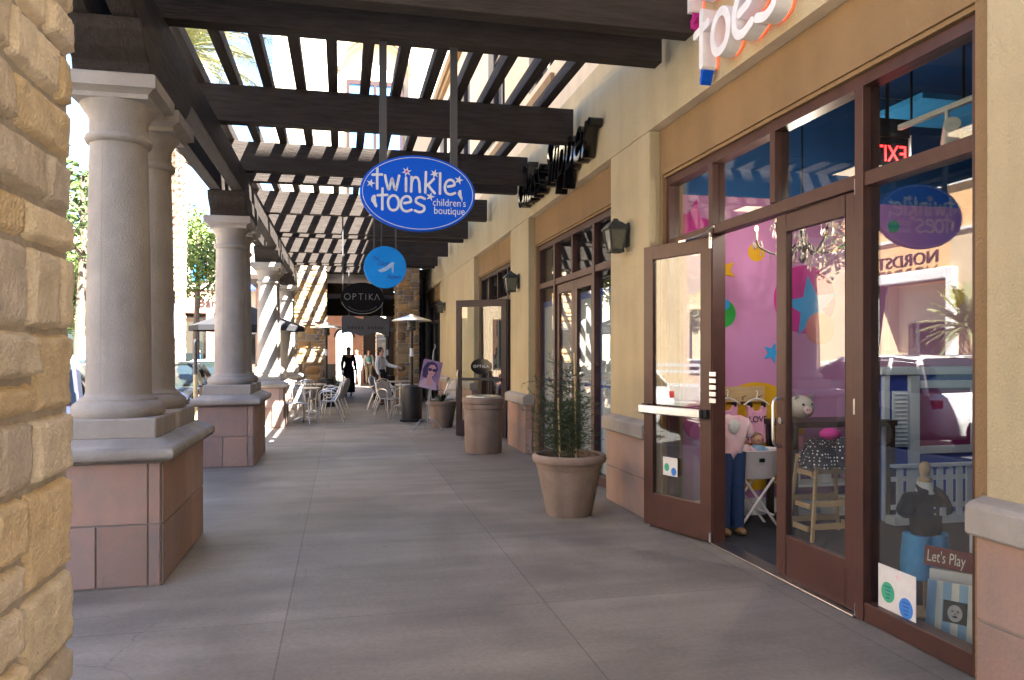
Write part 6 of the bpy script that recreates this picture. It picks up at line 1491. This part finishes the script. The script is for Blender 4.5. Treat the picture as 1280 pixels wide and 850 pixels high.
# opposite department store
st_ = Thing('department_store', 'orange and tan store across the street with dark lettering and white portal', 'building', (-22, 25, 0))
def band(y0, y1, z0, z1, mt_, x0=-26, x1=-22, nm='wall'): return st_.part(nm, MB().box(x0, x1, y0, y1, z0, z1), M[mt_], smooth=0)
PY0, PY1, PZ = 30.2, 35.0, 5.0
band(-10, PY0, 0, 7.2, 'tan_wall'); band(PY1, 57, 0, 7.2, 'tan_wall'); band(PY0, PY1, PZ, 7.2, 'orange_wall')
band(-10, 57, 7.202, 9.6, 'orange_wall'); band(-10, 57, 9.602, 14.0, 'tan_wall', x1=-22.3)
band(-10, 57, 9.3, 9.62, 'white', x1=-21.85, nm='cornice'); band(-10, 57, 7.15, 7.28, 'white', x1=-21.9, nm='string_course')
band(22.2, 26.8, 0, 7.148, 'orange_wall', x1=-21.8, nm='bay'); band(35.4, 37.2, 0, 7.148, 'orange_wall', x1=-21.8, nm='bay')
m = MB(); m.box(-22.6, -21.7, PY0-0.45, PY0, 0, PZ+0.5); m.box(-22.6, -21.7, PY1, PY1+0.45, 0, PZ+0.5); m.box(-22.6, -21.7, PY0, PY1, PZ, PZ+0.5)
st_.part('portal_surround', m, M['white'], smooth=0, bevel=0.05)
m = MB(); m.box(-23.4, -23.2, PY0, PY1, 0, PZ); st_.part('portal_back', m, M['stucco_pale'], smooth=0)
m = MB(); m.box(-23.19, -23.1, PY0+0.8, PY1-0.8, 0, 3.0); st_.part('doors', m, M['car_glass'], smooth=0)
st_.text('lettering', M['frame_dark'], None or st_.o, body='NORDSTROM', size=0.86, loc=(-21.68, 33.2+0.6, 6.05), face='+x', extrude=0.05, width=6.4)
for k in range(8):
    y = -6 + 4.4*k
    if y > 20: continue
    wv = st_.part('window', MB().box(-22.04, -21.96, y, y+2.6, 0.6, 3.4), M['frame_dark'], smooth=0); st_.part('pane', MB().box(-21.958, -21.95, y+.1, y+2.5, 0.7, 3.3), M['car_glass'], parent=wv, smooth=0)
for y in (24.3, 40.0, 44.0, 48.0): st_.part('accent_tile', MB().box(-21.8, -21.75, y, y+0.45, 6.6, 7.0), M['white'], smooth=0)

# corner store far down the street
br = Thing('corner_store', 'pale corner store down the street with tall windows and dark lettering', 'building', (-9, 72, 0))
def bb(x0, x1, y0, y1, z0, z1, k, nm='wall', **kw): return br.part(nm, MB().box(x0, x1, y0, y1, z0, z1), M[k], smooth=0, **kw)
bb(-34, -3.2, 74, 86, 0, 12, 'stucco_pale'); bb(-17, -9.0, 71, 73.99, 5.0, 7.0, 'stucco_pink'); 
for x in (-17, -14.3, -11.6, -9.6): bb(x, x+0.6, 71, 73.99, 0, 4.998, 'stucco_pink', 'pier')
for x in (-16.4, -13.7, -11.0):
    w_ = bb(x, x+(2.1 if x < -11.5 else 1.4), 71.5, 71.6, 0.3, 4.7, 'frame_dark', 'window'); bb(x+.1, x+(2.0 if x < -11.5 else 1.3), 71.47, 71.499, 0.4, 4.6, 'car_glass', 'pane', parent=w_)
bb(-17.1, -8.9, 70.9, 73.99, 7.002, 7.3, 'cast', 'cornice')
for x in (-13.4, -10.4): w_ = bb(x, x+1.4, 73.9, 73.98, 8.0, 10.2, 'frame_dark', 'window'); bb(x+.1, x+1.3, 73.87, 73.899, 8.1, 10.1, 'm_blue', 'pane', parent=w_)
br.text('lettering', M['frame_dark'], br.o, body='Barrel', size=1.1, loc=(-10.9, 70.95, 5.9), extrude=0.05, width=2.6)
lf = Thing('corner_store', 'plain cream block beyond the palms on the left of the street', 'building', (-30, 66, 0))
lf.part('wall', MB().box(-60, -21, 71, 90, 0, 10), M['stucco_pale'], smooth=0)
for k in range(5):
    x = -44 + 5*k; w_ = lf.part('window', MB().box(x, x+2.5, 70.93, 70.99, 1, 4), M['frame_dark'], smooth=0); lf.part('pane', MB().box(x+.1, x+2.4, 70.9, 70.929, 1.1, 3.9), M['car_glass'], parent=w_, smooth=0)
rt = Thing('side_shop', 'shaded restaurant front with dark awnings beyond the columns', 'building', (-4.2, 44, 0))
rt.part('wall', MB().box(-6.5, -2.2, 50, 57, 0, 7.0), M['stucco_pale'], smooth=0)
rt.part('awning', MB().prism([(50, 3.4), (48.2, 2.7), (48.2, 2.62), (50, 3.2)], 'x', -6.4, -2.3), M['umbrella'], smooth=0)
rt.part('awning', MB().prism([(50, 6.1), (48.6, 5.4), (48.6, 5.3), (50, 5.9)], 'x', -6.4, -2.3), M['navy'], smooth=0)
w_ = rt.part('window', MB().box(-6.0, -2.8, 49.93, 49.99, 0.8, 2.8), M['frame_dark'], smooth=0); rt.part('pane', MB().box(-5.9, -2.9, 49.9, 49.929, 0.9, 2.7), M['car_glass'], parent=w_, smooth=0)

rb = Thing('rear_sky_blocker', 'unseen plain tan block added behind the camera to hold back sky light', 'building', (5, -34, 0))  # out of view, added to block the low sky from behind
rb.part('wall', MB().box(-18, 30, -40, -30, 0, 14), M['tan_wall'], smooth=0)
for k in range(9): w_ = rb.part('window', MB().box(-15+5*k, -12.5+5*k, -30.001, -29.95, 1, 4), M['frame_dark'], smooth=0)
pb = Thing('overhead_sky_blocker', 'unseen cream block added over the camera to cut the sky light', 'building', (0.4, -1, 4.3))  # unseen mass added overhead to reduce sky light on the walkway
pb.part('wall', MB().box(-1.9, 2.69, -3.5, 1.75, 4.25, 9), M['stucco_pale'], smooth=0)
pb.part('cornice', MB().box(-2.0, 2.69, -3.6, 1.85, 9.002, 9.25), M['stucco_tan'], smooth=0)
# street posts
ps_ = Thing('sign_post', 'grey street post carrying a white parking plate', 'sign', (-2.66, 13.2, 0))
ps_.part('post', MB().cyl((-2.66, 13.2, -0.002), (-2.66, 13.2, 2.5), 0.03, n=10), M['iron'])
ps_.part('plate', MB().box(-2.80, -2.52, 13.155, 13.165, 1.75, 2.3), M['white'], smooth=0, bevel=0.004)
bl = Thing('bollard', 'slim dark topped tan bollard at the kerb', 'bollard', (-2.64, 15.0, 0))
bl.part('post', MB().cyl((-2.64, 15.0, 0), (-2.64, 15.0, 1.1), 0.035, n=14), M['bamboo']); bl.part('sleeve', MB().cyl((-2.64, 15.0, 1.1), (-2.64, 15.0, 1.75), 0.038, 0.034, n=14), M['iron'])
# café umbrella
um = Thing('cafe_umbrella', 'charcoal canvas café umbrella on the street side of the sunlit columns', 'umbrella', (-2.35, 20.4, 0))
um.part('pole', MB().cyl((-2.35, 20.4, 0), (-2.35, 20.4, 2.75), 0.025, n=12), M['iron']); um.part('base', MB().lathe([(0.3, 0), (0.3, 0.06), (0.05, 0.10), (0.04, 0.25), (0.01, 0.26)], (-2.35, 20.4, 0), 24), M['iron'])
m = MB(); vs = [(-2.35, 20.4, 2.72)]; n = 8
for z, r_ in ((2.45, 0.7), (2.18, 1.4), (2.05, 1.41)):
    for i in range(n): a = 2*math.pi*i/n; vs.append((-2.35 + r_*math.cos(a), 20.4 + r_*math.sin(a), z))
m.add(vs, [(0, 1+i, 1+(i+1) % n) for i in range(n)] + [(1+j*n+i, 1+j*n+(i+1) % n, 1+(j+1)*n+(i+1) % n, 1+(j+1)*n+i) for j in range(2) for i in range(n)])
um.part('canopy', m, M['umbrella'], smooth=20)
def far_umbrella(x, y, label):
    t = Thing('cafe_umbrella', label, 'umbrella', (x, y, 0)); t.part('pole', MB().cyl((x, y, 0), (x, y, 3.1), 0.04, n=8), M['iron']); m = MB(); m.lathe([(1.6, 2.55), (1.62, 2.7), (0.8, 3.0), (0.02, 3.25)], (x, y, 0), 8); t.part('canopy', m, M['umbrella'], smooth=0)
far_umbrella(-5.6, 52, 'dark umbrella standing far off between the first two column pairs')

# trees and palms
def branchy(t, base, h, lean, rg, mat_bark, r0, nlimb=7, spread=1.5, h0=0.45):
    b = Vector(base); m = MB(); top = b + Vector((lean[0], lean[1], h))
    pts = catmull([b, b + Vector((lean[0]*0.2 + rg.uniform(-.1, .1), lean[1]*0.2, h*0.35)), b + Vector((lean[0]*.6, lean[1]*.6 + rg.uniform(-.1, .1), h*.7)), top], 4)
    m.tube(pts, [r0*(1-0.7*i/(len(pts)-1)) for i in range(len(pts))], 8); tips = [top]
    t.part('trunk', m, mat_bark); m = MB()
    for k in range(nlimb):
        i = int(len(pts)*(h0 + (0.95-h0)*k/nlimb)); i = min(i, len(pts)-1); p = pts[i]; a = 2.4*k + rg.uniform(-.4, .4); d = Vector((math.cos(a), math.sin(a), rg.uniform(.35, .9))).normalized(); L_ = spread*rg.uniform(.7, 1.1)
        q1 = p + d*L_*.5; q2 = q1 + (d + Vector((rg.uniform(-.4, .4), rg.uniform(-.4, .4), .2))).normalized()*L_*.5
        m.tube([p, q1, q2], [r0*.35, r0*.22, r0*.08], 6); tips += [q1, q2]
        for _ in range(2): q3 = q1 + (d + Vector((rg.uniform(-1, 1), rg.uniform(-1, 1), rg.uniform(-.2, .6)))).normalized()*L_*.5; m.tube([q1, q3], [r0*.15, r0*.05], 5); tips.append(q3)
    t.part('branches', m, mat_bark); return tips
def tree(label, base, h, spread, leafn, leafs, material, seed, rad=0.6, h0=0.45, lean=(0, 0)):
    t = Thing('street_tree', label, 'tree', base, 'leafy trees along the street'); rg = random.Random(seed)
    tips = branchy(t, base, h, lean, rg, M['bark'], 0.11*h/4.5, 10, spread, h0); m = MB()
    for p in tips:
        r_ = rad*rg.uniform(.6, 1.15); leaf_cloud(m, p, r_, int(leafn*r_*r_/(rad*rad)), leafs, rg, .75)
    t.part('crown', m, material, smooth=0, fixn=False)
tree('dark leafed street tree between the parked cars behind the nearest columns', (-4.6, 15.2, -0.17), 4.9, 1.15, 70, 0.14, M['leaf'], 3, 0.5, 0.6)
tree('bright green street tree seen between the two nearest column pairs', (-5.2, 30, -0.17), 6.3, 1.45, 170, 0.17, M['leaf_light'], 8, 0.72, 0.55)
tree('pale green tree far behind the second palm on the left', (-13.6, 42, -0.0), 6.0, 2.4, 240, 0.2, M['leaf_light'], 12, 0.95, 0.4)
tree('small dark green tree beside the corner store', (-6.2, 66, -0.0), 4.2, 1.7, 160, 0.2, M['leaf_light'], 17, 0.8, 0.3)
tree('street tree on the far pavement well beyond the railing', (-14.2, 44.0, 0), 6.0, 2.0, 220, 0.17, M['leaf'], 23, 0.8, 0.4)
def palm(label, base, h, r0, seed, nf=46, fl=2.6, lean=(0, 0)):
    t = Thing('palm_tree', label, 'palm tree', base, 'date palms along the street'); rg = random.Random(seed); b = Vector(base); m = MB(); vs = []; fs = []; n = 18; rows = int(h/0.10)
    for j in range(rows+1):
        z = h*j/rows; c_ = b + Vector((lean[0]*(z/h)**2, lean[1]*(z/h)**2, z)); rr = r0*(1.12 - .12*min(1, z/1.2)) 
        for i in range(n):
            a = 2*math.pi*(i + 0.5*(j % 2))/n; bump_ = r0*(0.16 if (i + j) % 2 else -0.04); r_ = rr + bump_ + rg.uniform(-.012, .012); vs.append((c_.x + r_*math.cos(a), c_.y + r_*math.sin(a), c_.z + rg.uniform(-.015, .015)))
    for j in range(rows):
        for i in range(n): fs.append((j*n+i, j*n+(i+1) % n, (j+1)*n+(i+1) % n, (j+1)*n+i))
    m.add(vs, fs); t.part('trunk', m, M['palm_bark'], smooth=0)
    top = b + Vector((lean[0], lean[1], h)); m = MB()
    for k in range(nf):
        a = 2.4*k; e = R(78 - 105*k/nf + rg.uniform(-6, 6)); d = Vector((math.cos(a)*math.cos(e), math.sin(a)*math.cos(e), math.sin(e))); L_ = fl*rg.uniform(.85, 1.1); pts = []; p = top.copy(); dd = d.copy()
        for j in range(11): pts.append(p.copy()); p = p + dd*L_/10; dd = (dd + Vector((0, 0, -.075))).normalized()
        m.tube(pts, [.022*(1-.08*j) for j in range(11)], 3)
        for j in range(1, 10):
            for f in (0, .34, .67):
                q = pts[j].lerp(pts[j+1], f); tn = (pts[j+1]-pts[j]).normalized(); s_ = tn.cross(Vector((0, 0, 1))).normalized(); u_ = s_.cross(tn)
                for sd in (-1, 1):
                    ld = (s_*sd + tn*.75 + u_*rg.uniform(-.1, .45) + Vector((0, 0, -.15))).normalized(); ll = L_*.20*(1 - abs(j/10-.45))*rg.uniform(.8, 1.15); w_ = tn*.016
                    m.add([q-w_, q+w_, q+ld*ll*.6+w_*.8, q+ld*ll-Vector((0, 0, .05))], [(0, 1, 2), (0, 2, 3)])
    t.part('fronds', m, M['palm_leaf'], smooth=0, fixn=False)
palm('tall date palm whose patterned trunk shows right of the nearest columns', (-4.55, 23.0, -0.17), 10.3, 0.21, 2, 70, 2.9, (0.15, 0.2))
palm('date palm farther off, its trunk between stone pier and columns', (-10.4, 38, -0.17), 8.4, 0.24, 5, 46, 2.6)
palm('low young palm on the far pavement, seen reflected in the boutique window', (-13.8, 20.6, 0), 2.3, 0.2, 9, 36, 1.5)

# ================================================================== LIGHT, SKY, CAMERA
sun = bpy.data.lights.new('sun', 'SUN'); sun.energy = 5.0; sun.angle = R(0.5); sun.color = (1.0, 0.95, 0.87)
so_ = bpy.data.objects.new('sun', sun); COL.objects.link(so_)
sd = Vector((0.42, -0.60, 1.0)).normalized()
so_.rotation_euler = sd.to_track_quat('Z', 'Y').to_euler()
w = bpy.data.worlds.new('World'); scn.world = w; w.use_nodes = True
nt = w.node_tree; bg = nt.nodes['Background']; sky = nt.nodes.new('ShaderNodeTexSky'); sky.sky_type = 'NISHITA'; sky.sun_disc = False
sky.sun_elevation = math.asin(sd.z); sky.sun_rotation = math.atan2(sd.x, sd.y); sky.air_density = 0.8; sky.dust_density = 0.3; sky.ozone_density = 3.5
nt.links.new(sky.outputs[0], bg.inputs[0]); bg.inputs[1].default_value = 0.05
def lamp(name, kind, loc, energy, color, size=0.1, spot=None, target=None):
    l = bpy.data.lights.new(name, kind); l.energy = energy; l.color = color
    if kind in ('POINT', 'SPOT'): l.shadow_soft_size = size
    if kind == 'SPOT': l.spot_size = R(spot); l.spot_blend = 0.6
    o = bpy.data.objects.new(name, l); COL.objects.link(o); o.location = loc
    if target is not None: o.rotation_euler = (Vector(loc)-Vector(target)).to_track_quat('Z', 'Y').to_euler()
    return o
lamp('chandelier_light', 'POINT', (3.50, 5.28, 2.60), 3.0, (1.0, 0.86, 0.72), 0.04)
lamp('track_light_beam', 'SPOT', (3.53, 3.84, 2.72), 4.5, (1.0, 0.92, 0.82), 0.05, 110, (3.9, 6.0, 1.2))

cam = bpy.data.cameras.new('camera'); co = bpy.data.objects.new('camera', cam); COL.objects.link(co)
co.location = (0, 0, 1.5); co.rotation_euler = (R(90), 0, -math.atan(213/950.0))
cam.sensor_width = 36; cam.lens = 36*950/1280; cam.shift_y = 16/1280; cam.clip_start = 0.05; cam.clip_end = 1500
scn.camera = co
scn.view_settings.view_transform = 'Standard'; scn.view_settings.look = 'None'; scn.view_settings.gamma = 1; scn.view_settings.use_curve_mapping = False
scn.view_settings.exposure = 4.05
scn.cycles.use_denoising = True
try: scn.cycles.denoiser = 'OPENIMAGEDENOISE'
except Exception: pass
scn.cycles.max_bounces = 10; scn.cycles.diffuse_bounces = 5; scn.cycles.glossy_bounces = 4; scn.cycles.transparent_max_bounces = 24; scn.cycles.transmission_bounces = 6
scn.cycles.caustics_reflective = False; scn.cycles.caustics_refractive = False; scn.cycles.sample_clamp_indirect = 8
